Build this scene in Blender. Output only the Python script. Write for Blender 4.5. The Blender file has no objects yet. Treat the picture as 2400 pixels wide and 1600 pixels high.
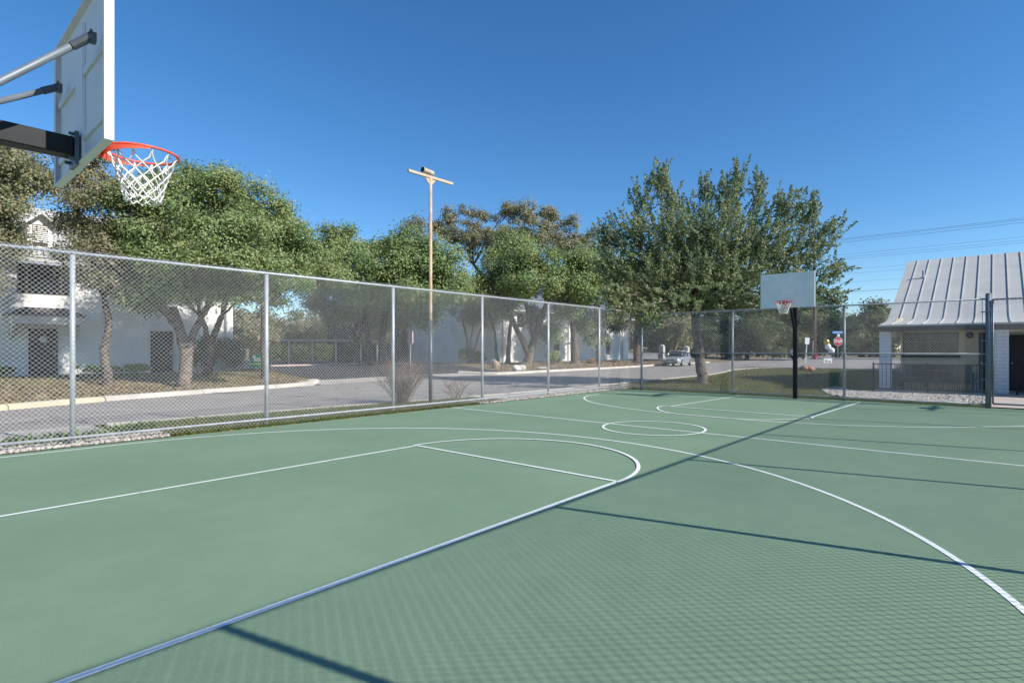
import bpy, math, random
import numpy as np
from mathutils import Vector, Matrix
random.seed(7)
rng = np.random.default_rng(11)
R = math.radians
sc = bpy.context.scene
col = sc.collection

# ------------------------------------------------------------------ camera frame
F, VY0, YAW, CH, CX0, CY0, UC = 1284.35, 819.88, 0.70411, 1.5144, 0.8297, -5.0768, 1240.7
cy_, sy_ = math.cos(YAW), math.sin(YAW)
def W(u, v, z):                       # photo pixel (2400 wide) at distance z along the view axis -> world point
    r = (u - UC) * z / F
    return Vector((CX0 + z * cy_ + r * sy_, CY0 + z * sy_ - r * cy_, CH - (v - VY0) * z / F))
def G(u, v, Z=0.0):                   # photo pixel on the level Z
    z = F * (CH - Z) / (v - VY0)
    return W(u, v, z)

def sm(t):
    t = np.clip(t, 0, 1)
    return t * t * (3 - 2 * t)
FARK = [(-30, 11.0), (0, 12.9), (2.7, 13.6), (5.2, 14.75), (9.9, 16.1), (12.6, 16.9), (20.6, 18.0), (26, 17.7), (31, 18.0), (39.4, 18.2), (50, 19.4), (64, 20.4), (73.5, 21.3), (140, 26)]
NEARK = [(-30, 9.4), (2.2, 8.65), (6.6, 8.36), (9.4, 8.1), (11.9, 7.75), (16, 7.62), (20, 7.6), (25.6, 7.9), (33.2, 8.1), (38, 8.6)]
fkx, fky = np.array(FARK).T
nkx, nky = np.array(NEARK).T
def fark(x): return np.interp(x, fkx, fky)
def neark(x): return np.interp(x, nkx, nky)
def T(x, y):
    x = np.asarray(x, float); y = np.asarray(y, float)
    a = .42 * sm((y - fark(x) - .3) / 8.0)
    b = .60 * sm((x - 32) / 20.0) * sm((13.5 - y) / 5.0)
    return a + b
def Tz(x, y): return float(T(x, y))

# ------------------------------------------------------------------ materials
def new_mat(name):
    m = bpy.data.materials.new(name); m.use_nodes = True
    nt = m.node_tree
    return m, nt, nt.nodes['Principled BSDF'], nt.nodes.new
def mat(name, c, rough=.6, metal=0., var=.12, scale=6., c2=None, bump=0., bscale=None, detail=6., lo=.35, hi=.65, spec=.5):
    m, nt, p, N = new_mat(name)
    p.inputs['Roughness'].default_value = rough
    p.inputs['Metallic'].default_value = metal
    p.inputs['Specular IOR Level'].default_value = spec
    tc = N('ShaderNodeTexCoord')
    n = N('ShaderNodeTexNoise'); n.inputs['Scale'].default_value = scale; n.inputs['Detail'].default_value = detail
    nt.links.new(tc.outputs['Object'], n.inputs['Vector'])
    r = N('ShaderNodeValToRGB')
    if c2 is None:
        c2 = tuple(x * (1 - var) for x in c); c1 = tuple(min(1, x * (1 + var)) for x in c)
    else:
        c1 = c
    r.color_ramp.elements[0].position = lo; r.color_ramp.elements[1].position = hi
    r.color_ramp.elements[0].color = (*c2, 1); r.color_ramp.elements[1].color = (*c1, 1)
    nt.links.new(n.outputs['Fac'], r.inputs['Fac'])
    nt.links.new(r.outputs['Color'], p.inputs['Base Color'])
    if bump:
        b = N('ShaderNodeBump'); b.inputs['Strength'].default_value = bump; b.inputs['Distance'].default_value = .02
        n2 = N('ShaderNodeTexNoise'); n2.inputs['Scale'].default_value = bscale or scale * 8; n2.inputs['Detail'].default_value = 4
        nt.links.new(tc.outputs['Object'], n2.inputs['Vector'])
        nt.links.new(n2.outputs['Fac'], b.inputs['Height']); nt.links.new(b.outputs['Normal'], p.inputs['Normal'])
    return m
def leaf_mat(name, cols, trans=.3, rough=.5, spec=.35):
    m, nt, p, N = new_mat(name)
    g = N('ShaderNodeNewGeometry'); r = N('ShaderNodeValToRGB')
    el = r.color_ramp.elements
    while len(el) < len(cols): el.new(.5)
    for i, c in enumerate(cols):
        el[i].position = i / (len(cols) - 1); el[i].color = (*c, 1)
    nt.links.new(g.outputs['Random Per Island'], r.inputs['Fac'])
    tc = N('ShaderNodeTexCoord'); n = N('ShaderNodeTexNoise'); n.inputs['Scale'].default_value = .55; n.inputs['Detail'].default_value = 3
    nt.links.new(tc.outputs['Object'], n.inputs['Vector'])
    hs = N('ShaderNodeHueSaturation')
    mr = N('ShaderNodeMapRange'); mr.inputs[1].default_value = .3; mr.inputs[2].default_value = .7; mr.inputs[3].default_value = .475; mr.inputs[4].default_value = .52
    nt.links.new(n.outputs['Fac'], mr.inputs[0]); nt.links.new(mr.outputs[0], hs.inputs['Hue'])
    nt.links.new(r.outputs['Color'], hs.inputs['Color'])
    nt.links.new(hs.outputs['Color'], p.inputs['Base Color'])
    p.inputs['Roughness'].default_value = rough; p.inputs['Specular IOR Level'].default_value = spec
    t = N('ShaderNodeBsdfTranslucent'); mx = N('ShaderNodeMixShader'); mx.inputs[0].default_value = trans
    nt.links.new(hs.outputs['Color'], t.inputs['Color'])
    nt.links.new(p.outputs[0], mx.inputs[1]); nt.links.new(t.outputs[0], mx.inputs[2])
    nt.links.new(mx.outputs[0], nt.nodes['Material Output'].inputs['Surface'])
    return m

# ------------------------------------------------------------------ mesh building
def root_of(o):
    while o.parent: o = o.parent
    return o
def link(name, me, material, parent=None, smooth=False):
    o = bpy.data.objects.new(name, me); col.objects.link(o)
    if material is not None: me.materials.append(material)
    if parent is not None: o.parent = parent
    if smooth: me.polygons.foreach_set('use_smooth', [True] * len(me.polygons))
    return o
class MB:
    def __init__(s): s.v = []; s.f = []
    def add(s, vs, fs):
        b = len(s.v); s.v += [tuple(x) for x in vs]; s.f += [tuple(b + i for i in f) for f in fs]; return s
    def box(s, x0, x1, y0, y1, z0, z1):
        return s.add([(x, y, z) for x in (x0, x1) for y in (y0, y1) for z in (z0, z1)],
                     [(0, 1, 3, 2), (4, 6, 7, 5), (0, 4, 5, 1), (2, 3, 7, 6), (0, 2, 6, 4), (1, 5, 7, 3)])
    def bar(s, p, q, w, h, up=(0, 0, 1)):
        p = Vector(p); q = Vector(q); d = (q - p).normalized(); up = Vector(up)
        a = d.cross(up)
        if a.length < 1e-4: a = d.cross(Vector((1, 0, 0)))
        a.normalize(); b = a.cross(d)
        c = [a * (sx * w / 2) + b * (sz * h / 2) for sx, sz in ((-1, -1), (1, -1), (1, 1), (-1, 1))]
        return s.add([p + x for x in c] + [q + x for x in c], [(0, 1, 2, 3), (7, 6, 5, 4), (0, 4, 5, 1), (1, 5, 6, 2), (2, 6, 7, 3), (3, 7, 4, 0)])
    def tube(s, pts, rad, n=8, caps=True, closed=False):
        pts = [Vector(p) for p in pts]; m = len(pts)
        rr = rad if isinstance(rad, (list, tuple)) else [rad] * m
        b = len(s.v); prev = None
        for i, p in enumerate(pts):
            if closed: d = pts[(i + 1) % m] - pts[i - 1]
            else: d = pts[min(i + 1, m - 1)] - pts[max(i - 1, 0)]
            d.normalize()
            if prev is None:
                a = d.cross(Vector((0, 0, 1)))
                if a.length < .05: a = d.cross(Vector((1, 0, 0)))
            else: a = prev - d * prev.dot(d)
            a.normalize(); prev = a; c = d.cross(a)
            for k in range(n):
                t = 2 * math.pi * k / n
                s.v.append(tuple(p + (a * math.cos(t) + c * math.sin(t)) * rr[i]))
        for i in range(m if closed else m - 1):
            j = (i + 1) % m
            for k in range(n):
                l = (k + 1) % n
                s.f.append((b + i * n + k, b + i * n + l, b + j * n + l, b + j * n + k))
        if caps and not closed:
            s.f.append(tuple(b + k for k in range(n))[::-1]); s.f.append(tuple(b + (m - 1) * n + k for k in range(n)))
        return s
    def prism(s, poly, z0, z1):            # poly = list of (x,y)
        n = len(poly)
        return s.add([(x, y, z0) for x, y in poly] + [(x, y, z1) for x, y in poly],
                     [tuple(range(n))[::-1], tuple(range(n, 2 * n))] + [(i, (i + 1) % n, n + (i + 1) % n, n + i) for i in range(n)])
    def sphere(s, c, r, nu=14, nv=9, sq=(1, 1, 1)):
        b = len(s.v); c = Vector(c)
        for i in range(nv + 1):
            t = math.pi * i / nv
            for k in range(nu):
                p = 2 * math.pi * k / nu
                s.v.append(tuple(c + Vector((math.sin(t) * math.cos(p) * sq[0], math.sin(t) * math.sin(p) * sq[1], math.cos(t) * sq[2])) * r))
        for i in range(nv):
            for k in range(nu):
                l = (k + 1) % nu
                s.f.append((b + i * nu + k, b + (i + 1) * nu + k, b + (i + 1) * nu + l, b + i * nu + l))
        return s
    def build(s, name, material, parent=None, smooth=False, bevel=0):
        off = Vector((0, 0, 0))
        if parent is not None and not parent.get('_local'): 
            rt = root_of(parent)
            if not rt.get('_local'): off = rt.location
        me = bpy.data.meshes.new(name)
        me.from_pydata([(x - off.x, y - off.y, z - off.z) for x, y, z in s.v], [], s.f); me.update()
        o = link(name, me, material, parent, smooth)
        if bevel:
            b = o.modifiers.new('Bevel', 'BEVEL'); b.width = bevel; b.segments = 2; b.limit_method = 'ANGLE'
        return o
def fast(name, verts, k, material, parent=None, smooth=False):
    verts = np.asarray(verts, np.float32).reshape(-1, 3)
    if parent is not None:
        rt = root_of(parent)
        if not rt.get('_local'): verts = verts - np.array(rt.location, np.float32)
    n = len(verts) // k
    me = bpy.data.meshes.new(name)
    me.vertices.add(len(verts)); me.vertices.foreach_set('co', verts.ravel())
    me.loops.add(n * k); me.loops.foreach_set('vertex_index', np.arange(n * k, dtype=np.int32))
    me.polygons.add(n); me.polygons.foreach_set('loop_start', np.arange(0, n * k, k, dtype=np.int32))
    me.update(calc_edges=True)
    return link(name, me, material, parent, smooth)
def tag(o, label, cat, group=None):
    o['label'] = label; o['category'] = cat
    if group: o['group'] = group
    return o
def thing(name, label, cat, loc, group=None):
    o = bpy.data.objects.new(name, None); o.empty_display_size = .2
    col.objects.link(o); o.location = loc
    return tag(o, label, cat, group)
def kind(o, k): o['kind'] = k; return o
def text_mesh(s, size, depth=.004):
    cu = bpy.data.curves.new('lettering', 'FONT'); cu.body = s; cu.size = size; cu.extrude = depth; cu.align_x = 'CENTER'; cu.align_y = 'CENTER'; cu.offset = size * .018
    o = bpy.data.objects.new('lettering', cu); col.objects.link(o)
    dg = bpy.context.evaluated_depsgraph_get(); me = bpy.data.meshes.new_from_object(o.evaluated_get(dg))
    bpy.data.objects.remove(o); return me
def copy_tree(o, parent=None):
    c = o.copy(); col.objects.link(c); c.parent = parent
    for ch in list(o.children): copy_tree(ch, c)
    return c

M = {}
M['galv'] = mat('galvanised steel', (.46, .48, .50), .45, .25, .12, 5)
M['wire'] = mat('galvanised wire', (.60, .60, .60), .5, .0, .1, 3)
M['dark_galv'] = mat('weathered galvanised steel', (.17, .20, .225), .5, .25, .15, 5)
M['white_paint'] = mat('white painted steel', (.74, .75, .73), .45, 0, .05, 3, bump=.05, bscale=20)
M['back_paint'] = mat('chalky white paint', (.76, .75, .76), .6, 0, .0, 2.2, c2=(.68, .66, .65), lo=.2, hi=.42)
M['orange'] = mat('orange rim paint', (.75, .10, .045), .4, 0, .15, 12)
M['red_rim'] = mat('red rim paint', (.55, .03, .03), .4, 0, .15, 12)
M['net'] = mat('white net cord', (.75, .73, .68), .9, 0, .08, 30)
M['black'] = mat('black painted steel', (.009, .010, .013), .5, 0, .3, 4, spec=.25)
M['rust'] = mat('rusty painted steel', (.54, .405, .27), .7, 0, 0, 2.2, c2=(.45, .23, .105), lo=.36, hi=.6, bump=.1)
M['steel'] = mat('dark steel', (.10, .11, .12), .4, .3, .2, 8)
M['lamp'] = mat('weathered lamp casing', (.46, .37, .30), .6, .2, .25, 9)

# ------------------------------------------------------------------ world, sun, camera
SUN = Vector((.235, -.972, 0)).normalized()
ELEV = R(35.6)
w = bpy.data.worlds.new('World'); sc.world = w; w.use_nodes = True
nt = w.node_tree; bg = nt.nodes['Background']
sky = nt.nodes.new('ShaderNodeTexSky'); sky.sky_type = 'NISHITA'; sky.sun_disc = False
sky.sun_elevation = ELEV; sky.sun_rotation = math.atan2(SUN.x, SUN.y)
sky.altitude = 250; sky.air_density = 1.0; sky.dust_density = .1; sky.ozone_density = 5.0
hs = nt.nodes.new('ShaderNodeHueSaturation'); hs.inputs['Saturation'].default_value = 1.2
nt.links.new(sky.outputs[0], hs.inputs['Color']); nt.links.new(hs.outputs[0], bg.inputs[0]); bg.inputs[1].default_value = .127
sl = bpy.data.lights.new('sun', 'SUN'); sl.energy = 5.0; sl.angle = R(.53); sl.color = (1, .95, .87)
so = bpy.data.objects.new('sun', sl); col.objects.link(so)
d = Vector((SUN.x * math.cos(ELEV), SUN.y * math.cos(ELEV), math.sin(ELEV)))
so.rotation_euler = d.to_track_quat('Z', 'Y').to_euler(); so.location = (0, -30, 40)
cam = bpy.data.cameras.new('camera'); co = bpy.data.objects.new('camera', cam); col.objects.link(co)
cam.sensor_width = 36; cam.lens = F / 2400 * 36; cam.shift_x = -(UC - 1200) / 2400; cam.shift_y = (VY0 - 800) / 2400
cam.clip_end = 4000; cam.clip_start = .05
co.location = (CX0, CY0, CH); co.rotation_euler = (math.pi / 2, 0, YAW - math.pi / 2)
sc.camera = co
sc.view_settings.view_transform = 'Standard'; sc.view_settings.look = 'None'; sc.view_settings.exposure = .36; sc.view_settings.gamma = 1
sc.cycles.max_bounces = 8; sc.cycles.transparent_max_bounces = 8

# ------------------------------------------------------------------ ground
def ground_mat():
    m, nt, p, N = new_mat('dry grass and leaf litter')
    p.inputs['Roughness'].default_value = .9; p.inputs['Specular IOR Level'].default_value = .15
    tc = N('ShaderNodeTexCoord'); at = N('ShaderNodeAttribute'); at.attribute_name = 'green'
    n1 = N('ShaderNodeTexNoise'); n1.inputs['Scale'].default_value = .9; n1.inputs['Detail'].default_value = 8
    n2 = N('ShaderNodeTexNoise'); n2.inputs['Scale'].default_value = 14; n2.inputs['Detail'].default_value = 6
    for n in (n1, n2): nt.links.new(tc.outputs['Object'], n.inputs['Vector'])
    r1 = N('ShaderNodeValToRGB'); r2 = N('ShaderNodeValToRGB')
    for r, a, b in ((r1, (.12, .085, .055), (.33, .25, .16)), (r2, (.07, .10, .025), (.19, .20, .06))):
        r.color_ramp.elements[0].position = .32; r.color_ramp.elements[1].position = .68
        r.color_ramp.elements[0].color = (*a, 1); r.color_ramp.elements[1].color = (*b, 1)
        nt.links.new(n2.outputs['Fac'], r.inputs['Fac'])
    ad = N('ShaderNodeMath'); ad.operation = 'ADD'
    sb = N('ShaderNodeMapRange'); sb.inputs[1].default_value = .3; sb.inputs[2].default_value = .7; sb.inputs[3].default_value = -.35; sb.inputs[4].default_value = .35
    nt.links.new(n1.outputs['Fac'], sb.inputs[0]); nt.links.new(sb.outputs[0], ad.inputs[0]); nt.links.new(at.outputs['Fac'], ad.inputs[1])
    ad.use_clamp = True
    mx = N('ShaderNodeMix'); mx.data_type = 'RGBA'
    nt.links.new(ad.outputs[0], mx.inputs['Factor']); nt.links.new(r1.outputs[0], mx.inputs['A']); nt.links.new(r2.outputs[0], mx.inputs['B'])
    nt.links.new(mx.outputs['Result'], p.inputs['Base Color'])
    b = N('ShaderNodeBump'); b.inputs['Strength'].default_value = .6; b.inputs['Distance'].default_value = .04
    n3 = N('ShaderNodeTexNoise'); n3.inputs['Scale'].default_value = 30; n3.inputs['Detail'].default_value = 5
    nt.links.new(tc.outputs['Object'], n3.inputs['Vector']); nt.links.new(n3.outputs['Fac'], b.inputs['Height']); nt.links.new(b.outputs['Normal'], p.inputs['Normal'])
    return m
xs = np.concatenate([[-1500, -500, -200, -100, -60], np.arange(-40, 140.1, 1.0), [170, 230, 400, 800, 1500]])
ys = np.concatenate([[-1500, -500, -200, -100], np.arange(-60, 120.1, 1.0), [150, 230, 400, 800, 1500]])
XX, YY = np.meshgrid(xs, ys, indexing='ij')
ZZ = T(XX, YY) - .03
gv = np.stack([XX, YY, ZZ], -1).reshape(-1, 3)
ny = len(ys); I = np.arange(len(xs) * ny).reshape(len(xs), ny)
gf = np.stack([I[:-1, :-1], I[1:, :-1], I[1:, 1:], I[:-1, 1:]], -1).reshape(-1, 4)
me = bpy.data.meshes.new('ground'); me.from_pydata(gv.tolist(), [], gf.tolist()); me.update()
green = np.full(XX.shape, .25)
lawn = (YY < neark(XX)) & (XX > 19)
green[lawn] = (.28 + .55 * sm((6 - YY) / 7.0))[lawn]
bank = YY > fark(XX)
bd = YY - fark(XX)
green[bank] = (.02 + .5 * sm((bd - 5) / 4.0) * (XX < 16))[bank]
verge = (YY < neark(XX)) & (YY > 5.8) & (XX < 19); green[verge] = .75
at = me.attributes.new('green', 'FLOAT', 'POINT'); at.data.foreach_set('value', green.ravel().astype(np.float32))
M['ground'] = ground_mat()
kind(link('ground', me, M['ground'], None, True), 'structure')

def strip(name, xs, ya, yb, dz, material, nacross=8, thick=0):   # a sheet following the terrain
    vs = []; fs = []
    for i, x in enumerate(xs):
        for j in range(nacross + 1):
            y = ya[i] + (yb[i] - ya[i]) * j / nacross
            vs.append((x, y, Tz(x, y) + dz))
    k = nacross + 1
    for i in range(len(xs) - 1):
        for j in range(nacross): fs.append((i * k + j, (i + 1) * k + j, (i + 1) * k + j + 1, i * k + j + 1))
    me = bpy.data.meshes.new(name); me.from_pydata(vs, [], fs); me.update()
    return kind(link(name, me, material, None, True), 'structure')
M['asphalt'] = mat('worn asphalt', (.31, .28, .25), .85, 0, .0, 1.2, c2=(.245, .223, .20), bump=.25, bscale=120, spec=.25)
def crack_asphalt():
    m = M['asphalt']; nt = m.node_tree; N = nt.nodes.new; p = nt.nodes['Principled BSDF']
    src = p.inputs['Base Color'].links[0].from_socket
    tc = N('ShaderNodeTexCoord'); v = N('ShaderNodeTexVoronoi'); v.feature = 'DISTANCE_TO_EDGE'; v.inputs['Scale'].default_value = .16
    n = N('ShaderNodeTexNoise'); n.inputs['Scale'].default_value = .8; n.inputs['Detail'].default_value = 6
    ad = N('ShaderNodeVectorMath'); ad.operation = 'ADD'
    sc_ = N('ShaderNodeVectorMath'); sc_.operation = 'SCALE'; sc_.inputs['Scale'].default_value = 2.5
    nt.links.new(tc.outputs['Object'], n.inputs['Vector']); nt.links.new(n.outputs['Color'], sc_.inputs[0])
    nt.links.new(tc.outputs['Object'], ad.inputs[0]); nt.links.new(sc_.outputs[0], ad.inputs[1]); nt.links.new(ad.outputs[0], v.inputs['Vector'])
    mr = N('ShaderNodeMapRange'); mr.inputs[1].default_value = .002; mr.inputs[2].default_value = .006; mr.inputs[3].default_value = .45; mr.inputs[4].default_value = 1
    nt.links.new(v.outputs['Distance'], mr.inputs[0])
    mx = N('ShaderNodeMix'); mx.data_type = 'RGBA'; mx.blend_type = 'MULTIPLY'; mx.inputs['Factor'].default_value = 1
    nt.links.new(src, mx.inputs['A']); nt.links.new(mr.outputs[0], mx.inputs['B']); nt.links.new(mx.outputs['Result'], p.inputs['Base Color'])
crack_asphalt()
M['concrete'] = mat('pale concrete', (.46, .41, .36), .85, 0, 0, 1.5, c2=(.36, .32, .28), bump=.2, bscale=60, spec=.2)
M['kerb'] = mat('kerb concrete', (.62, .57, .49), .85, 0, 0, 1.1, c2=(.47, .43, .37), bump=.2, bscale=40, spec=.2)
rx = np.arange(-30, 141, 1.0)
strip('road', rx, np.where(rx < 38, neark(rx), 8.6), fark(rx), .02, M['asphalt'], 12)
cx = np.arange(41.5, 61.1, 1.0)
strip('cross_street', cx, np.full(cx.shape, -70.), np.full(cx.shape, 8.6), .024, M['asphalt'], 60)
# kerbs: low concrete strips built as boxes along polylines
def kerb_poly(name, pts, w, h, side, material, z0=-.05):
    P = [Vector((x, y, 0)) for x, y in pts]; n = len(P); vs = []; fs = []
    S_ = [0.]
    for i in range(1, n): S_.append(S_[-1] + (P[i] - P[i - 1]).length)
    def at_(q):
        i = min(max(int(np.searchsorted(S_, q)), 1), n - 1); f = (q - S_[i - 1]) / max(1e-6, S_[i] - S_[i - 1]); return P[i - 1].lerp(P[i], f)
    cuts = list(np.arange(0, S_[-1] - .4, 3.0)) + [S_[-1]]
    for c0_, c1_ in zip(cuts[:-1], cuts[1:]):                # cast lengths with open joints
        if c1_ - c0_ < .3: continue
        ss = [c0_ + .012] + [q for q in S_ if c0_ + .05 < q < c1_ - .05] + [c1_ - .012]; b0 = len(vs)
        for q in ss:
            a = at_(q); dd = (at_(min(q + .05, S_[-1])) - at_(max(q - .05, 0))).normalized(); nn = Vector((-dd.y, dd.x, 0)) * side; b = a + nn * w
            t = max(Tz(a.x, a.y), Tz(b.x, b.y)); e = a + (b - a) * .2
            vs += [(a.x, a.y, t + z0), (a.x, a.y, t + h * .7), (e.x, e.y, t + h), (b.x, b.y, t + h), (b.x, b.y, t + z0)]
        m = len(ss)
        for i in range(m - 1):
            for k in range(4): fs.append((b0 + i * 5 + k, b0 + i * 5 + k + 1, b0 + (i + 1) * 5 + k + 1, b0 + (i + 1) * 5 + k))
        fs += [tuple(b0 + k for k in range(5)), tuple(b0 + 5 * (m - 1) + k for k in (4, 3, 2, 1, 0))]
    me = bpy.data.meshes.new(name); me.from_pydata(vs, [], fs); me.update()
    return kind(link(name, me, material), 'structure')
def seg(f, a, b, st=.5): return [(x, float(f(x))) for x in np.arange(a, b + .01, st)]
kerb_poly('kerb', seg(fark, -30, 5.0), .42, .15, 1, mat('faded yellow kerb paint', (.66, .54, .34), .85, 0, 0, 1.4, c2=(.52, .45, .34), spec=.2))
kerb_poly('kerb', seg(fark, 5.01, 11.51) + [(12.4, 17.0), (13.2, 17.7), (13.8, 18.6)], .42, .15, 1, M['kerb'])
kerb_poly('kerb', [(23.6, 20.0), (24.2, 18.8), (25, 18.0), (26, 17.75)] + seg(fark, 27, 63.5), .4, .15, 1, M['kerb'])
kerb_poly('kerb', seg(neark, 3.7, 38) + [(39.5, 8.3), (40.6, 7.6), (41.2, 6.4), (41.4, 5), (41.5, 2), (41.5, -8), (41.5, -30)], .16, .05, -1, M['kerb'])
kerb_poly('kerb', [(61, -60), (61, -20), (61, 0), (61, 5), (61.4, 7.5), (62.6, 9.2), (65, 10.2), (75, 11.5), (90, 12)], .3, .14, -1, M['kerb'])
px = np.arange(-3, 3.71, .5); strip('pavement', px, np.full(px.shape, 6.62), neark(px) - .005, .03, M['concrete'], 3)
px = np.arange(12.6, 20.5, .5); strip('pavement', px, np.full(px.shape, 6.72), neark(px) - .17, .03, M['concrete'], 3)
px = np.arange(13.0, 24.01, .5)
strip('driveway_apron', px, fark(px) - .1, fark(px) + 2.2, .03, M['concrete'], 8)
M['drive'] = mat('shade-darkened driveway asphalt', (.055, .053, .055), .85, 0, .0, 1.2, c2=(.038, .038, .042), bump=.2, bscale=90, spec=.2)  # tree shade over the driveway is put into this dark colour
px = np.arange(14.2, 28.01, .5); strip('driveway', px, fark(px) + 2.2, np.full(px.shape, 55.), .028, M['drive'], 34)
kerb_poly('kerb', [(17, 30.5), (20, 30.6), (23.5, 30.7)], .5, .12, 1, mat('pinkish painted kerb', (.50, .36, .32), .8))
# gravel beds
M['gravel_bed'] = mat('crushed stone', (.55, .50, .43), .9, 0, 0, 22, c2=(.28, .24, .20), bump=.5, bscale=50, spec=.1)
px = np.arange(-3, 4.01, .5); strip('gravel_bed', px, np.full(px.shape, 5.86), np.full(px.shape, 6.63), .012, M['gravel_bed'], 2)
px = np.arange(11.8, 20.5, .5); strip('gravel_bed', px, np.full(px.shape, 5.86), np.full(px.shape, 6.75), .012, M['gravel_bed'], 2)
def poly_sheet(name, pts, dz, material):
    me = bpy.data.meshes.new(name); me.from_pydata([(x, y, Tz(x, y) + dz) for x, y in pts], [], [tuple(range(len(pts)))]); me.update()
    return kind(link(name, me, material), 'structure')
GBED = [(19.9, -4.93), (24.0, -4.93), (24.0, -1.0), (26.2, -.1), (23.4, -.15), (21.2, -.9), (19.95, -2.3)]
poly_sheet('gravel_bed', GBED, .008, M['gravel_bed'])
poly_sheet('pavement', [(19.55, -14), (24.0, -14), (24.0, -4.95), (19.55, -4.95)], .03, mat('walkway concrete', (.50, .43, .38), .85, 0, 0, 1.4, c2=(.42, .36, .32), bump=.15, bscale=60, spec=.2))
ico = None
def pebbles(name, pts, smin, smax, material):
    t = (1 + 5 ** .5) / 2
    V = np.array([(-1, t, 0), (1, t, 0), (-1, -t, 0), (1, -t, 0), (0, -1, t), (0, 1, t), (0, -1, -t), (0, 1, -t), (t, 0, -1), (t, 0, 1), (-t, 0, -1), (-t, 0, 1)]) / 1.9
    Fc = np.array([(0, 11, 5), (0, 5, 1), (0, 1, 7), (0, 7, 10), (0, 10, 11), (1, 5, 9), (5, 11, 4), (11, 10, 2), (10, 7, 6), (7, 1, 8), (3, 9, 4), (3, 4, 2), (3, 2, 6), (3, 6, 8), (3, 8, 9), (4, 9, 5), (2, 4, 11), (6, 2, 10), (8, 6, 7), (9, 8, 1)])
    n = len(pts); s = rng.uniform(smin, smax, (n, 1, 1)) * rng.uniform(.6, 1.2, (n, 1, 3)); s[:, :, 2] *= .65
    A = V[None] * (1 + rng.uniform(-.18, .18, (n, 12, 1))) * s
    th = rng.uniform(0, 6.28, n); c, q = np.cos(th)[:, None], np.sin(th)[:, None]
    X = A[:, :, 0] * c - A[:, :, 1] * q; Y = A[:, :, 0] * q + A[:, :, 1] * c
    A = np.stack([X, Y, A[:, :, 2]], -1) + pts[:, None, :]
    me = bpy.data.meshes.new(name)
    fl = (Fc[None] + (np.arange(n) * 12)[:, None, None]).reshape(-1)
    me.vertices.add(n * 12); me.vertices.foreach_set('co', A.astype(np.float32).ravel())
    me.loops.add(len(fl)); me.loops.foreach_set('vertex_index', fl.astype(np.int32))
    me.polygons.add(n * 20); me.polygons.foreach_set('loop_start', np.arange(0, n * 60, 3, dtype=np.int32)); me.update(calc_edges=True)
    return kind(link(name, me, material), 'stuff')
M['pebble'] = leaf_mat('pale limestone gravel', [(.52, .48, .42), (.42, .36, .30), (.47, .45, .42), (.24, .20, .16), (.56, .53, .48)], 0, .9, .1)
P = []
for a, b, n in ((-1, 4.1, 2600), (11.6, 20.2, 2600)):
    q = np.stack([rng.uniform(a, b, n), rng.uniform(5.88, 6.72, n), np.full(n, .022)], -1); P.append(q)
pebbles('gravel', np.concatenate(P), .02, .045, M['pebble'])
def inside(pts, poly):
    x, y = pts[:, 0], pts[:, 1]; r = np.zeros(len(pts), bool)
    for i in range(len(poly)):
        x1, y1 = poly[i]; x2, y2 = poly[i - 1]
        c = ((y1 > y) != (y2 > y)) & (x < (x2 - x1) * (y - y1) / (y2 - y1 + 1e-9) + x1); r ^= c
    return r
q = np.stack([rng.uniform(19.9, 26.3, 9000), rng.uniform(-4.93, 0, 9000), np.full(9000, .025)], -1); q = q[inside(q, GBED)]
pebbles('gravel', q, .025, .06, M['pebble'])

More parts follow.
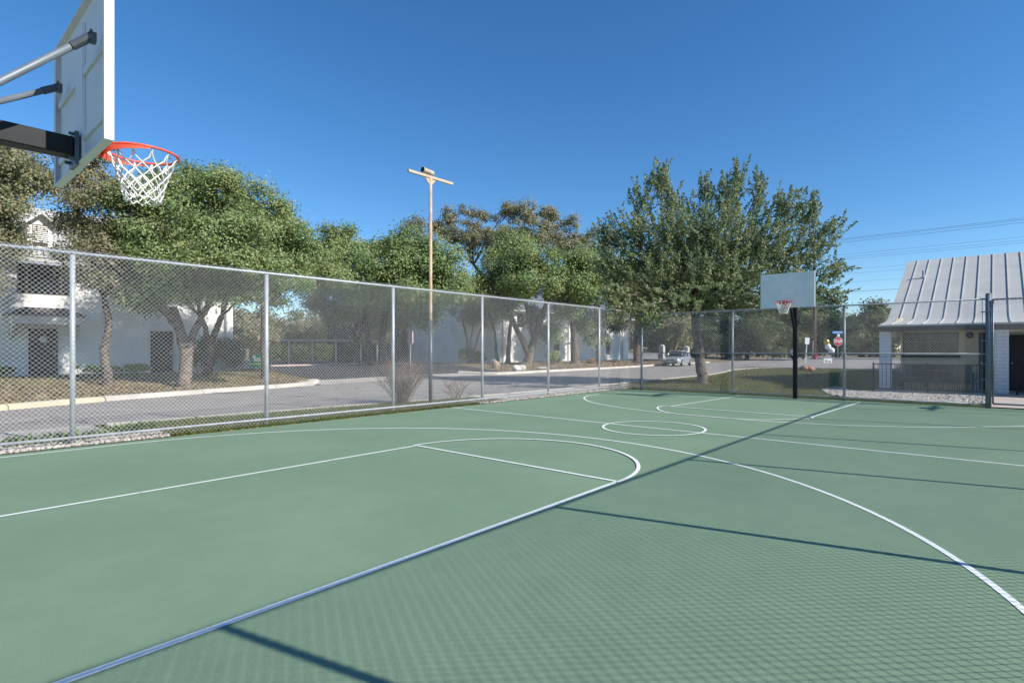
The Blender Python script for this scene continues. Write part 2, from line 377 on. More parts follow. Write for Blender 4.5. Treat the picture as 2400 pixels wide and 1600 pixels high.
# ------------------------------------------------------------------ court and painted lines
def court_mat():
    m, nt, p, N = new_mat('green acrylic court coating')
    p.inputs['Roughness'].default_value = .75; p.inputs['Specular IOR Level'].default_value = .3
    tc = N('ShaderNodeTexCoord')
    n1 = N('ShaderNodeTexNoise'); n1.inputs['Scale'].default_value = .45; n1.inputs['Detail'].default_value = 5
    n2 = N('ShaderNodeTexNoise'); n2.inputs['Scale'].default_value = 3.2; n2.inputs['Detail'].default_value = 9; n2.inputs['Roughness'].default_value = .65
    n3 = N('ShaderNodeTexNoise'); n3.inputs['Scale'].default_value = 9; n3.inputs['Detail'].default_value = 10; n3.inputs['Roughness'].default_value = .8
    for n in (n1, n2): nt.links.new(tc.outputs['Object'], n.inputs['Vector'])
    mp = N('ShaderNodeMapping'); mp.inputs['Scale'].default_value = (1, .25, 1); mp.inputs['Rotation'].default_value = (0, 0, .7)
    nt.links.new(tc.outputs['Object'], mp.inputs['Vector']); nt.links.new(mp.outputs[0], n3.inputs['Vector'])
    r = N('ShaderNodeValToRGB'); r.color_ramp.elements[0].position = .3; r.color_ramp.elements[1].position = .7
    r.color_ramp.elements[0].color = (.156, .236, .150, 1); r.color_ramp.elements[1].color = (.190, .274, .176, 1)
    nt.links.new(n1.outputs['Fac'], r.inputs['Fac'])
    mx = N('ShaderNodeMix'); mx.data_type = 'RGBA'; mx.blend_type = 'MULTIPLY'; mx.inputs['Factor'].default_value = 1
    r2 = N('ShaderNodeValToRGB'); r2.color_ramp.elements[0].position = .25; r2.color_ramp.elements[1].position = .75
    r2.color_ramp.elements[0].color = (.93, .93, .93, 1); r2.color_ramp.elements[1].color = (1.06, 1.05, 1.05, 1)
    nt.links.new(n2.outputs['Fac'], r2.inputs['Fac']); nt.links.new(r.outputs[0], mx.inputs['A']); nt.links.new(r2.outputs[0], mx.inputs['B'])
    n5 = N('ShaderNodeTexNoise'); n5.inputs['Scale'].default_value = 75; n5.inputs['Detail'].default_value = 3; nt.links.new(tc.outputs['Object'], n5.inputs['Vector'])
    r5 = N('ShaderNodeMapRange'); r5.inputs[1].default_value = .3; r5.inputs[2].default_value = .7; r5.inputs[3].default_value = .92; r5.inputs[4].default_value = 1.08; nt.links.new(n5.outputs['Fac'], r5.inputs[0])
    m5 = N('ShaderNodeMix'); m5.data_type = 'RGBA'; m5.blend_type = 'MULTIPLY'; m5.inputs['Factor'].default_value = 1; nt.links.new(mx.outputs['Result'], m5.inputs['A']); nt.links.new(r5.outputs[0], m5.inputs['B']); mx = m5
    sc_ = N('ShaderNodeMapRange'); sc_.inputs[1].default_value = .69; sc_.inputs[2].default_value = .80; sc_.inputs[3].default_value = 0; sc_.inputs[4].default_value = .5
    nt.links.new(n3.outputs['Fac'], sc_.inputs[0])
    m2 = N('ShaderNodeMix'); m2.data_type = 'RGBA'; m2.inputs['B'].default_value = (.40, .50, .42, 1)
    nt.links.new(sc_.outputs[0], m2.inputs['Factor']); nt.links.new(mx.outputs['Result'], m2.inputs['A'])
    nt.links.new(m2.outputs['Result'], p.inputs['Base Color'])
    b = N('ShaderNodeBump'); b.inputs['Strength'].default_value = .12; b.inputs['Distance'].default_value = .004
    n4 = N('ShaderNodeTexNoise'); n4.inputs['Scale'].default_value = 160; n4.inputs['Detail'].default_value = 2
    nt.links.new(tc.outputs['Object'], n4.inputs['Vector']); nt.links.new(n4.outputs['Fac'], b.inputs['Height']); nt.links.new(b.outputs['Normal'], p.inputs['Normal'])
    return m
kind(MB().box(-4, 19.55, -6.35, 5.86, -.12, 0.0).build('court', court_mat()), 'structure')
M['line'] = mat('white court paint', (.76, .79, .75), .7, 0, 0, 9, c2=(.40, .48, .40), spec=.3, lo=.27, hi=.40, detail=10)
def paint(name, pts, wd=.05, z=.004):
    P = [Vector((p[0], p[1], 0)) for p in pts]; n = len(P); vs = []
    for i in range(n):
        dd = P[min(i + 1, n - 1)] - P[max(i - 1, 0)]
        dd.normalize(); nn = Vector((-dd.y, dd.x, 0)) * wd / 2
        vs += [(P[i].x + nn.x, P[i].y + nn.y, z), (P[i].x - nn.x, P[i].y - nn.y, z)]
    me = bpy.data.meshes.new(name); me.from_pydata(vs, [], [(2 * i, 2 * i + 1, 2 * i + 3, 2 * i + 2) for i in range(n - 1)]); me.update()
    return kind(link(name, me, M['line']), 'structure')
def arc(x, y, r, a, b, n=96, ry=None):
    return [(x + r * math.cos(R(a + (b - a) * i / n)), y + (ry or r) * math.sin(R(a + (b - a) * i / n))) for i in range(n + 1)]
def catmull(P, k=10):
    P = [Vector((p[0], p[1], 0)) for p in P]; P = [P[0] * 2 - P[1]] + P + [P[-1] * 2 - P[-2]]; out = []
    for i in range(1, len(P) - 2):
        for j in range(k):
            t = j / k; a, b, c, d = P[i - 1:i + 3]
            out.append(.5 * (2 * b + (c - a) * t + (2 * a - 5 * b + 4 * c - d) * t * t + (3 * b - a - 3 * c + d) * t ** 3))
    return [(p.x, p.y) for p in out] + [(P[-2].x, P[-2].y)]
paint('lane_line', [(1.0, 1.81), (6.28, 1.90)]); paint('lane_line', [(1.0, -1.845), (6.28, -1.77)], .055)
paint('free_throw_line', [(6.28, 1.89), (6.28, -1.76)], z=.008)
paint('free_throw_arc', arc(6.24, .06, 1.86, -90, 90), z=.012)
paint('half_court_line', [(10.515, 5.83), (10.465, -6.2)])
paint('centre_circle', arc(10.5, -.02, .967, 0, 360, 120), z=.008)
paint('three_point_line', [(1.0, 5.572), (3.13, 5.572)] + arc(3.133, 0, 5.572, 90, -90, 160) + [(1.0, -5.572)])
paint('lane_line', [(14.46, 1.56), (19.2, 1.36)]); paint('lane_line', [(14.40, -1.93), (19.2, -2.10)])
paint('free_throw_line', [(14.46, 1.55), (14.40, -1.92)], z=.008)
def g2(pts, ox, oy, k=3.92): return [tuple(G(ox + a / k, oy + b / k)[:2]) for a, b in pts]
far_ft = g2([(1050, 279), (990, 282), (955, 291), (944, 302), (960, 318), (1010, 335), (1110, 353), (1400, 379), (1800, 406), (2100, 406), (2352, 395)], 1300, 880) + [tuple(G(1902, 977.4)[:2])]
paint('free_throw_arc', catmull(far_ft), z=.012)
far3 = [(16.7, 5.25)] + g2([(350, 179), (295, 190), (270, 207), (310, 235), (420, 263), (600, 293), (880, 328), (1120, 352), (1400, 377), (1700, 402), (2000, 422), (2352, 441)], 1300, 880) + g2([(700, 456), (1000, 464), (1530, 476), (2000, 471), (2352, 463)], 1800, 880) + [(16.4, -5.75), (17.4, -5.9)]
paint('three_point_line', catmull(far3))

# ------------------------------------------------------------------ chain-link fences
WR = .0018
def chain(A, B, z0, z1, material, name, parent, pitch=.0714, r=WR):
    A = np.array(A[:2], float); B = np.array(B[:2], float); L = np.linalg.norm(B - A); d2 = (B - A) / L; nrm = np.array([-d2[1], d2[0]])
    h = z1 - z0; segs = []
    for sgn in (1, -1):
        for k in np.arange(-h if sgn > 0 else 0, L if sgn > 0 else L + h, pitch):
            s0, s1, t0, t1 = k, k + sgn * h, 0., h
            if sgn > 0:
                if s0 < 0: t0 = -s0; s0 = 0
                if s1 > L: t1 = t1 - (s1 - L); s1 = L
            else:
                if s1 < 0: t1 = t1 + s1; s1 = 0
                if s0 > L: t0 = s0 - L; s0 = L
            k_ = rng.normal() * .0022; s0 += k_; s1 += k_ + rng.normal() * .0025
            if t1 - t0 > .05: segs.append((s0, t0, s1, t1, sgn))
    S = np.array(segs); sg = S[:, 4]
    P0 = np.concatenate([A + S[:, 0:1] * d2 + nrm * (sg * r * 1.05)[:, None], z0 + S[:, 1:2]], 1)
    P1 = np.concatenate([A + S[:, 2:3] * d2 + nrm * (sg * r * 1.05)[:, None], z0 + S[:, 3:4]], 1)
    n3 = np.array([nrm[0], nrm[1], 0.]); dd = P1 - P0; dd /= np.linalg.norm(dd, axis=1)[:, None]; b = np.cross(dd, n3)
    V = []
    for P in (P0, P1):
        for a, c in ((1, 0), (0, 1), (-1, 0), (0, -1)): V.append(P + a * r * n3 + c * r * b)
    V = np.stack(V, 1); n = len(S)
    q = np.array([(0, 1, 5, 4), (1, 2, 6, 5), (2, 3, 7, 6), (3, 0, 4, 7)])
    return fast(name, V[:, q.ravel()].reshape(-1, 3), 4, material, parent)
def fence_ties(mb, A, B, z, step=.38):
    A = Vector(A); B = Vector(B); L = (B - A).length; d_ = (B - A) / L
    for k in range(int(L / step)):
        p = A + d_ * (k + .5) * step; p.z = z
        mb.tube([p - d_ * .006, p + d_ * .006], .027, 6)
FH = 3.05
lf = thing('chain_link_fence', 'tall galvanised chain-link fence along the street, left side of the court', 'fence', (10, 6.03, 0))
posts = [2.764 + 3.0377 * k for k in range(-2, 7)]
for x in posts:
    if x < 20.5: MB().tube([(x, 6.075, -.05), (x, 6.075, FH - .02)], .037, 12).build('post', M['galv'], lf, True)
MB().tube([(-4, 6.045, FH), (20.0, 6.045, FH)], .024, 10).build('top_rail', M['galv'], lf, True)
b = MB().tube([(-4, 6.02, .13), (20.0, 6.02, .13)], .024, 10); fence_ties(b, (-4, 6.02, 0), (20.0, 6.02, 0), .13, .14); b.build('bottom_rail', mat('dull galvanised rail', (.33, .34, .36), .6, .1, .15, 6), lf, True)
chain((-4, 6.005), (20.05, 6.005), .03, FH + .055, M['wire'], 'chain_link_mesh', lf)

HF = 2.84
ff = thing('chain_link_fence', 'dark weathered chain-link fence with mid rail behind the far basket', 'fence', (19.45, 0, 0))
FX = 19.42
for y in (5.14, 1.70, -1.64):
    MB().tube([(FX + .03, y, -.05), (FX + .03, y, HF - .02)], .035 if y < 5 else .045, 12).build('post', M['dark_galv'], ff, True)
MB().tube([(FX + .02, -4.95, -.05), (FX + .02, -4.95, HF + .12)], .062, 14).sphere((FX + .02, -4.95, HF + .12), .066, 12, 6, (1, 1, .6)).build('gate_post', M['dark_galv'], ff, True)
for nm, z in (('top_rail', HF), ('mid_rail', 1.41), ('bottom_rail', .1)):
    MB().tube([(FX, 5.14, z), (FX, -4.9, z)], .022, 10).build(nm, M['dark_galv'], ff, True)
chain((FX - .03, -4.84), (FX - .03, 5.14), .03, HF + .05, M['wire'], 'chain_link_mesh', ff)
MB().bar((FX - .025, -4.83, .05), (FX - .025, -4.83, HF), .012, .02, (1, 0, 0)).build('tension_bar', M['dark_galv'], ff)
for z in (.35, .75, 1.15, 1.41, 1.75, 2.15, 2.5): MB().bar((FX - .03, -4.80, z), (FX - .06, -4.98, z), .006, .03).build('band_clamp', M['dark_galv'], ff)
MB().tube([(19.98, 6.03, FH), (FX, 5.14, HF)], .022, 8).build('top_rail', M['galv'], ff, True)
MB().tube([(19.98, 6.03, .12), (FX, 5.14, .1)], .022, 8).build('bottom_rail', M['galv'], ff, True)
chain((19.98, 6.0), (FX - .02, 5.16), .03, HF + .08, M['wire'], 'chain_link_mesh', ff)

gt = thing('chain_link_gate', 'chain-link gate beside the thick gate post near the clubhouse walkway', 'gate', (FX, -5.5, 0))
b = MB()
for z in (.12, HF - .02): b.tube([(FX, -5.04, z), (FX, -6.0, z)], .022, 8)
for y in (-5.04, -6.0): b.tube([(FX, y, .12), (FX, y, HF - .02)], .02, 8)
b.build('frame', M['dark_galv'], gt, True)
chain((FX - .02, -6.0), (FX - .02, -5.06), 1.9, HF, M['wire'], 'chain_link_mesh', gt)
for z in (1.1, 1.75, 2.65): MB().bar((FX, -4.98, z), (FX, -5.06, z), .02, .05).build('hinge', M['dark_galv'], gt)

rf = thing('chain_link_fence', 'galvanised chain-link fence beside the camera casting its mesh shadow on the court', 'fence', (8, -6.0, 0))
for x in [3.04 + 3.0 * k for k in range(-2, 6)]:
    MB().tube([(x, -6.03, -.05), (x, -6.03, FH + .02)], .032, 10).build('post', M['galv'], rf, True)
MB().tube([(-4, -6.0, FH + .02), (19.4, -6.0, FH + .02)], .021, 10).build('top_rail', M['galv'], rf, True)
chain((-4, -5.97), (19.4, -5.97), .03, FH + .05, M['wire'], 'chain_link_mesh', rf, r=.0024)

# ------------------------------------------------------------------ basketball hoops
def make_net(mb, cx, cy, cz, top=.222, bot=.112, h=.335, n=12, r=.0052, seed=1):
    rn = random.Random(seed)
    def rad(t): return top + (bot - top) * (t ** .75) * (1.0 if t < .8 else 1.0 - .0 * t)
    for sgn in (1, -1):
        for i in range(n):
            pts = []; a0 = 2 * math.pi * i / n
            for j in range(13):
                t = j / 12
                tw = max(0., (t - .18)) / .82
                a = a0 + sgn * (tw * 1.55 + .06 * min(1, t * 5)) + rn.uniform(-.012, .012)
                rr = rad(t) + rn.uniform(-.003, .003)
                pts.append((cx + rr * math.cos(a), cy + rr * math.sin(a), cz - .012 - h * t + rn.uniform(-.004, .004)))
            mb.tube(pts, r, 5, False)
    for i in range(n):
        a = 2 * math.pi * (i + .15) / n; b = 2 * math.pi * (i + 1.0) / n; pts = []
        for j in range(7):
            q = a + (b - a) * j / 6; rr = bot + .004
            pts.append((cx + rr * math.cos(q), cy + rr * math.sin(q), cz - .012 - h + .012 * math.cos(2 * math.pi * j / 6)))
        mb.tube(pts, r, 5, False)
def hoop(name, label, px, py, facing, front, zb, zt, rimz, rim_mat, arm_w, parts_back):
    # facing +1: board faces +X ; front = X of the board's front face
    t = thing('basketball_hoop', label, 'basketball hoop', (px, py, 0), 'hoops at the two ends of the court')
    s = facing; back = front - s * .05; hw = .762
    def X(a): return back + s * a          # a metres in front of the back plane
    B = lambda x0, x1: (min(x0, x1), max(x0, x1))
    fr = MB(); fr.box(*B(X(.035), X(.05)), py - hw, py + hw, zb, zt)
    bd = fr.build('backboard', parts_back[0], t)
    rim = MB()
    for (y0, y1, z0, z1) in ((py - hw, py - hw + .012, zb, zt), (py + hw - .012, py + hw, zb, zt), (py - hw + .012, py + hw - .012, zb, zb + .012), (py - hw + .012, py + hw - .012, zt - .012, zt)):
        rim.box(*B(X(0), X(.035)), y0, y1, z0, z1)
    for (y0, y1, z0, z1) in ((py - hw + .012, py - hw + .04, zb + .012, zt - .012), (py + hw - .04, py + hw - .012, zb + .012, zt - .012)):
        rim.box(*B(X(.001), X(.006)), y0, y1, z0, z1)
    rim.box(*B(X(.016), X(.034)), py - .10, py + .10, zb + .013, zt - .10)
    for z in (zb + .16, zb + .60):
        for y0, y1 in ((py - hw + .045, py - .105), (py + .105, py + hw - .045)):
            rim.box(*B(X(.019), X(.034)), y0, y1, z, z + .045)
    rim.build('board_frame', parts_back[1], bd)
    # pole, arm, braces
    pl = MB().box(px - .058, px + .058, py - .058, py + .058, -.05, rimz + .02); pl.build('pole', M['black'], t, bevel=.008)
    MB().box(*B(px - s * .08, X(-.02)), py - .065, py + .065, rimz - .135, rimz - .005).build('extension_arm', M['black'], t, bevel=.008)
    bm = MB().box(*B(X(-.02), X(.003)), py - .09, py + .09, rimz - .20, rimz + .03).box(*B(X(-.05), X(-.018)), py - .075, py - .055, rimz - .17, rimz - .15).box(*B(X(-.05), X(-.018)), py + .055, py + .075, rimz - .17, rimz - .15)
    bm.box(*B(X(-.05), X(-.018)), py - .075, py - .055, rimz + .005, rimz + .02).build('mounting_plate', M['steel'], t)
    MB().bar((px + s * .05, py, rimz - .85), (px + s * .52, py, rimz - .13), .06, .06).build('diagonal_brace', M['black'], t)
    for sg in (-1, 1):
        e = Vector((X(-.03), py + (sg * .56 if sg < 0 else .46), zb + .675)); p0 = Vector((px, py + sg * .06, rimz - (.70 if sg < 0 else .46)))
        mid = p0.lerp(e, .78)
        MB().tube([p0, e], .021, 10).build('brace_pipe', M['dark_galv'], t, True)
        cl = MB().tube([mid.lerp(e, .70), e.lerp(mid, -.04)], .026, 10)
        cl.bar(e, e + Vector((s * .03, 0, 0)), .05, .06); cl.tube([e + Vector((0, -.04, .03)), e + Vector((0, .04, .03))], .008, 6)
        cl.build('brace_clamp', M['steel'], t, False)
    # rim with its plate
    rc = Vector((front + s * .345, py, rimz)); rr = .2286
    rg = MB().tube([(rc.x + rr * math.cos(a), rc.y + rr * math.sin(a), rimz) for a in [2 * math.pi * k / 48 for k in range(48)]], .0095, 8, closed=True)
    r_ = rg.build('rim', rim_mat, t, True)
    k = MB().box(*B(front + s * .001, front + s * .009), py - .075, py + .075, rimz - .17, rimz + .02)
    k.box(*B(front + s * .009, front + s * .125), py - .07, py + .07, rimz - .012, rimz + .008)
    for sg in (-1, 1):
        pts = [(front + s * .009, py + sg * .072), (front + s * .009, py + sg * .064)]
        a0 = math.pi - R(12) if s > 0 else R(12)
        ring = [(rc.x + (rr + .01) * math.cos(a), rc.y + (rr + .01) * math.sin(a)) for a in [a0 * 1 + (-sg * s) * R(7 * q) for q in range(15)]]
        prev = (front + s * .009, py + sg * .072)
        for q_, (xx, yy) in enumerate(ring):
            hgt = .062 * (1 - q_ / 17)
            k.bar((prev[0], prev[1], rimz - .012 - hgt / 2), (xx, yy, rimz - .012 - hgt / 2), .006, hgt); prev = (xx, yy)
    k.build('rim_bracket', rim_mat, r_)
    nb = MB(); make_net(nb, rc.x, rc.y, rimz, seed=int(px)); nb.build('net', M['net'], t, True)
    return t
hoop('near', 'near basketball hoop seen from behind with orange rim and ribbed white backboard', .42, -.19, 1, 1.745, 2.80, 3.87, 2.985, M['orange'], .12, (M['back_paint'], M['back_paint']))
hoop('far', 'far basketball hoop facing the camera with pale grey backboard and red rim', 19.27, -.32, -1, 18.37, 2.785, 3.82, 2.945, M['red_rim'], .12, (M['white_paint'], M['white_paint']))

# ------------------------------------------------------------------ light poles
def light_pole(x, y, label, H=6.26):
    t = thing('light_pole', label, 'light pole', (x, y, 0), 'floodlight poles beside the court')
    MB().tube([(x, y, -.05), (x, y, 2.3), (x, y, H)], [.05, .048, .045], 12).build('pole', M['rust'], t, True)
    MB().tube([(x, y, -.04), (x, y, 2.35)], .052, 12).build('pole_sleeve', M['steel'], t, True)
    MB().box(x - .76, x + .80, y - .033, y + .033, H, H + .068).build('crossarm', mat('faded cream steel', (.50, .41, .30), .7, 0, 0, 3, c2=(.40, .27, .17), lo=.3, hi=.5), t)
    for sg in (-1, 1): MB().add([(x + sg * .045, y - .01, H), (x + sg * .2, y - .01, H), (x + sg * .045, y - .01, H - .17), (x + sg * .045, y + .01, H), (x + sg * .2, y + .01, H), (x + sg * .045, y + .01, H - .17)], [(0, 1, 2), (5, 4, 3), (0, 3, 4, 1), (1, 4, 5, 2), (2, 5, 3, 0)]).build('gusset', M['rust'], t)
    a = Vector((x - .29, y - .02, H + .175)); b_ = Vector((x + .11, y + .02, H + .15))
    dd = (b_ - a).normalized()
    lm = MB().tube([a, a.lerp(b_, .04), a.lerp(b_, .42), a.lerp(b_, .46), a.lerp(b_, .9), b_], [.078, .08, .07, .076, .082, .06], 14)
    f = lm.build('floodlight', M['lamp'], t, True)
    MB().tube([a - dd * .006, a + dd * .002], .07, 14).build('lens', M['black'], f)
    MB().bar((x, y, H + .066), (x, y + .01, H + .13), .04, .04).build('lamp_bracket', M['steel'], f)
    for sg in (-.74, .78): MB().tube([(x + sg, y, H + .066), (x + sg, y, H + .10)], .014, 6).build('stub', M['rust'], t)
    return t
light_pole(10.63, 6.84, 'slim rusty light pole with crossarm standing behind the left fence')
light_pole(20.6, -12.4, 'rusty light pole with crossarm beside the clubhouse, right of the court')
# ------------------------------------------------------------------ buildings
def PY(u, v, Y):                       # photo pixel on the vertical plane Y = const -> (x, z)
    k = (u - UC) / F; z = (Y - CY0) / (sy_ - k * cy_); return CX0 + z * (cy_ + k * sy_), CH - (v - VY0) * z / F
def PX(u, v, X):
    k = (u - UC) / F; z = (X - CX0) / (cy_ + k * sy_); return CY0 + z * (sy_ - k * cy_), CH - (v - VY0) * z / F
def panel_wall(mb, axis, c, th, a0, a1, z0, z1, holes):   # a wall of real thickness with real openings
    A = sorted({a0, a1, *[h[0] for h in holes], *[h[1] for h in holes]}); Z = sorted({z0, z1, *[h[2] for h in holes], *[h[3] for h in holes]})
    for i in range(len(A) - 1):
        for j in range(len(Z) - 1):
            am, zm = (A[i] + A[i + 1]) / 2, (Z[j] + Z[j + 1]) / 2
            if any(h[0] < am < h[1] and h[2] < zm < h[3] for h in holes): continue
            if axis == 'Y': mb.box(A[i], A[i + 1], c, c + th, Z[j], Z[j + 1])
            else: mb.box(c, c + th, A[i], A[i + 1], Z[j], Z[j + 1])
    return mb
M['stucco'] = mat('white stucco', (.80, .79, .75), .9, 0, 0, .7, c2=(.66, .645, .60), bump=.3, bscale=40, spec=.2, lo=.3, hi=.55, detail=9)
M['metal_roof'] = mat('pale metal roof', (.50, .495, .46), .65, .0, 0, 1.2, c2=(.41, .405, .375), lo=.25, hi=.7)
M['slate_roof'] = mat('grey blue metal roof', (.25, .28, .33), .55, .2, .15, 1.5)
M['shingle'] = mat('dark weathered shingles', (.10, .085, .08), .9, 0, .35, 9, bump=.4, bscale=30)
M['door'] = mat('dark navy door', (.02, .018, .025), .5, 0, .2, 5)
M['glass'] = mat('dark window glass', (.02, .022, .026), .08, 0, .2, 2, spec=.6)
M['bronze'] = mat('bronze window frame', (.07, .05, .035), .5, .2, .2, 5)
M['trim'] = mat('painted trim', (.66, .65, .62), .7, 0, .06, 4)

YB = 27.0
b1 = thing('apartment_building', 'white two-storey stucco building with louvred dormer and dark door awning behind the left oaks', 'building', (5, 30, .4))
op_b = (4.52, 6.39, 3.95, 5.38); op_d = (4.89, 5.90, .30, 2.46); op_d2 = (9.41, 10.45, .30, 2.46); op_w2 = (9.41, 10.45, 4.07, 5.04)
wl = panel_wall(MB(), 'Y', YB, .25, -9, 13.3, .1, 5.6, [op_b, op_d, op_d2, op_w2])
wl.box(13.05, 13.3, YB + .25, 38, .1, 5.6).box(-9, -8.75, YB + .25, 38, .1, 5.6).box(-8.75, 13.05, 37.75, 38, .1, 5.6)
wl.build('wall', M['stucco'], b1)
rf_ = MB()
prof = [(26.35, 5.42), (26.95, 5.78), (27.6, 6.15), (32.2, 8.75), (38.6, 5.6)]
def roof_sheet(mb, prof, x0, x1, th=.09):
    n = len(prof)
    vs = [(x, y, z + dz) for dz in (0, -th) for x in (x0, x1) for y, z in prof]
    fs = []
    for i in range(n - 1):
        fs += [(i, n + i, n + i + 1, i + 1), (2 * n + i, 2 * n + i + 1, 3 * n + i + 1, 3 * n + i), (i, i + 1, 2 * n + i + 1, 2 * n + i), (n + i, 3 * n + i, 3 * n + i + 1, n + i + 1)]
    fs += [(0, 2 * n, 3 * n, n), (n - 1, 2 * n - 1, 4 * n - 1, 3 * n - 1)]
    mb.add(vs, fs)
roof_sheet(rf_, prof, -9.6, 13.9)
for x in np.arange(-9.4, 13.9, .6):
    for (y0, z0), (y1, z1) in zip(prof[:3], prof[1:4]): rf_.bar((x, y0, z0 + .02), (x, y1, z1 + .02), .03, .06)
rf_.build('roof', M['metal_roof'], b1)
MB().box(-9.5, 13.8, 26.37, 26.43, 5.22, 5.40).build('fascia', M['slate_roof'], b1)
MB().box(-9.4, 13.7, 26.43, 27.0, 5.50, 5.53).build('soffit', M['bronze'], b1)
for x in (-3.0, 7.6, 12.9): MB().tube([(x, 26.45, 5.3), (x, 26.9, 5.0), (x, 26.9, .45)], .045, 8).build('downpipe', M['trim'], b1, True)
# louvred dormer
xl, _ = PY(64, 530, 27.3); xr, _ = PY(123, 530, 27.3); xm, zp = PY(96, 498, 27.3); _, ze = PY(66, 520, 27.3); zb = 6.0
dm = MB(); zg = zp - .12
dm.add([(xl, 27.3, zb), (xr, 27.3, zb), (xr, 27.3, ze), (xm, 27.3, zg), (xl, 27.3, ze), (xl, 30.0, zb), (xr, 30.0, zb), (xr, 30.0, ze), (xm, 30.0, zg), (xl, 30.0, ze)],
       [(0, 1, 2, 3, 4), (5, 9, 8, 7, 6), (0, 5, 6, 1), (1, 6, 7, 2), (0, 4, 9, 5), (3, 8, 9, 4), (2, 7, 8, 3)])
d_ = dm.build('dormer', M['stucco'], b1)
lv = MB(); 
for k in range(9):
    z = ze - .14 - k * .085
    if z > zb + .15: lv.bar((xl + .17, 27.262, z), (xr - .17, 27.262, z), .012, .055)
lo_ = MB().box(xl + .16, xr - .16, 27.285, 27.295, zb + .12, ze - .06).build('louvre', M['bronze'], d_)
kind(lv.build('louvre_slats', M['trim'], d_), 'stuff') if False else lv.build('louvre_slat', M['trim'], d_)
dr = MB()
for sg, xe in ((-1, xl - .22), (1, xr + .22)):
    dr.add([(xm, 26.95, zg + .1), (xe, 26.95, ze - .16 + .02), (xe, 31, ze - .16 + .02), (xm, 31, zg + .1), (xm, 26.95, zg + .02), (xe, 26.95, ze - .24 + .02), (xe, 31, ze - .24 + .02), (xm, 31, zg + .02)],
           [(0, 1, 2, 3), (7, 6, 5, 4), (0, 4, 5, 1), (1, 5, 6, 2), (2, 6, 7, 3), (3, 7, 4, 0)])
dr.build('dormer_roof', M['trim'], d_)
# balcony window, doors, window, awning
def window(bld, x0, x1, z0, z1, y, mull=(), fr=.05, glass=None, frame=None, axis='Y', cross=()):
    f = MB()
    def bx(a0, a1, zz0, zz1, d0, d1):
        if axis == 'Y': f.box(a0, a1, y + d0, y + d1, zz0, zz1)
        else: f.box(y + d0, y + d1, a0, a1, zz0, zz1)
    bx(x0, x0 + fr, z0, z1, 0, .06); bx(x1 - fr, x1, z0, z1, 0, .06); bx(x0 + fr, x1 - fr, z1 - fr, z1, 0, .06); bx(x0 + fr, x1 - fr, z0, z0 + fr, 0, .06)
    for m in mull: bx(m - fr / 2, m + fr / 2, z0 + fr, z1 - fr, .002, .058)
    for m in cross: bx(x0 + fr, x1 - fr, m - fr / 2, m + fr / 2, .004, .056)
    w_ = f.build('window', frame or M['bronze'], bld)
    g = MB()
    if axis == 'Y': g.box(x0 + fr / 2, x1 - fr / 2, y + .025, y + .035, z0 + fr / 2, z1 - fr / 2)
    else: g.box(y + .025, y + .035, x0 + fr / 2, x1 - fr / 2, z0 + fr / 2, z1 - fr / 2)
    g.build('pane', glass or M['glass'], w_)
    return w_
window(b1, *op_b[:2], *op_b[2:], YB + .17, (4.88, 6.02), .05)
window(b1, *op_w2[:2], *op_w2[2:], YB + .17, (9.93,), .05)
for o_ in (op_d, op_d2):
    dd = MB().box(o_[0], o_[1], YB + .15, YB + .20, .30, 2.46)
    dd.box(o_[0] + .15, o_[1] - .15, YB + .135, YB + .15, .55, 1.2).box(o_[0] + .15, o_[1] - .15, YB + .135, YB + .15, 1.35, 2.2)
    q = dd.build('door', M['door'], b1)
    MB().sphere((o_[1] - .1, YB + .10, 1.35), .035, 8, 6).build('door_knob', M['galv'], q)
    fm = MB().box(o_[0] - .07, o_[0] - .001, YB - .02, YB + .1, .3, 2.53).box(o_[1] + .001, o_[1] + .07, YB - .02, YB + .1, .3, 2.53).box(o_[0], o_[1], YB - .02, YB + .1, 2.461, 2.53)
    fm.build('door_frame', M['trim'], b1)
MB().tube([(5.4, YB + .12, 1.98), (5.4, YB + .135, 1.98)], .14, 14).build('door_plaque', M['trim'], b1)
aw = MB(); ya = YB - 1.15
aw.add([(4.05, ya, 2.98), (6.78, ya, 2.98), (6.78, YB, 2.98), (4.05, YB, 2.98), (4.72, YB - .45, 3.36), (6.1, YB - .45, 3.36), (6.1, YB - .002, 3.38), (4.72, YB - .002, 3.38)],
       [(0, 1, 5, 4), (1, 2, 6, 5), (0, 4, 7, 3), (4, 5, 6, 7), (3, 2, 1, 0), (2, 3, 7, 6)])
aw.build('awning', M['shingle'], b1)
MB().box(4.25, 6.6, ya + .06, ya + .16, 2.62, 2.975).box(4.25, 4.42, ya + .16, YB - .002, 2.62, 2.975).box(6.43, 6.6, ya + .16, YB - .002, 2.62, 2.975).build('awning_beam', M['trim'], b1)
for x0 in (4.3, 6.45):
    MB().add([(x0, ya + .2, 2.62), (x0 + .1, ya + .2, 2.62), (x0 + .1, YB - .002, 2.62), (x0, YB - .002, 2.62), (x0, YB - .002, 1.9), (x0 + .1, YB - .002, 1.9)],
             [(0, 1, 2, 3), (3, 2, 5, 4), (0, 4, 5, 1), (0, 3, 4), (1, 5, 2)]).build('awning_bracket', M['trim'], b1)
MB().box(4.30, 4.42, YB - .12, YB - .001, 2.1, 2.35).sphere((4.36, YB - .07, 2.08), .07, 8, 6).build('wall_lamp', M['bronze'], b1)
MB().box(4.6, 6.2, YB - 1.4, YB - .01, .2, .40).box(4.4, 6.4, YB - 1.9, YB - 1.401, .15, .30).build('door_step', mat('brown brick step', (.20, .13, .10), .9, 0, .2, 8), b1)

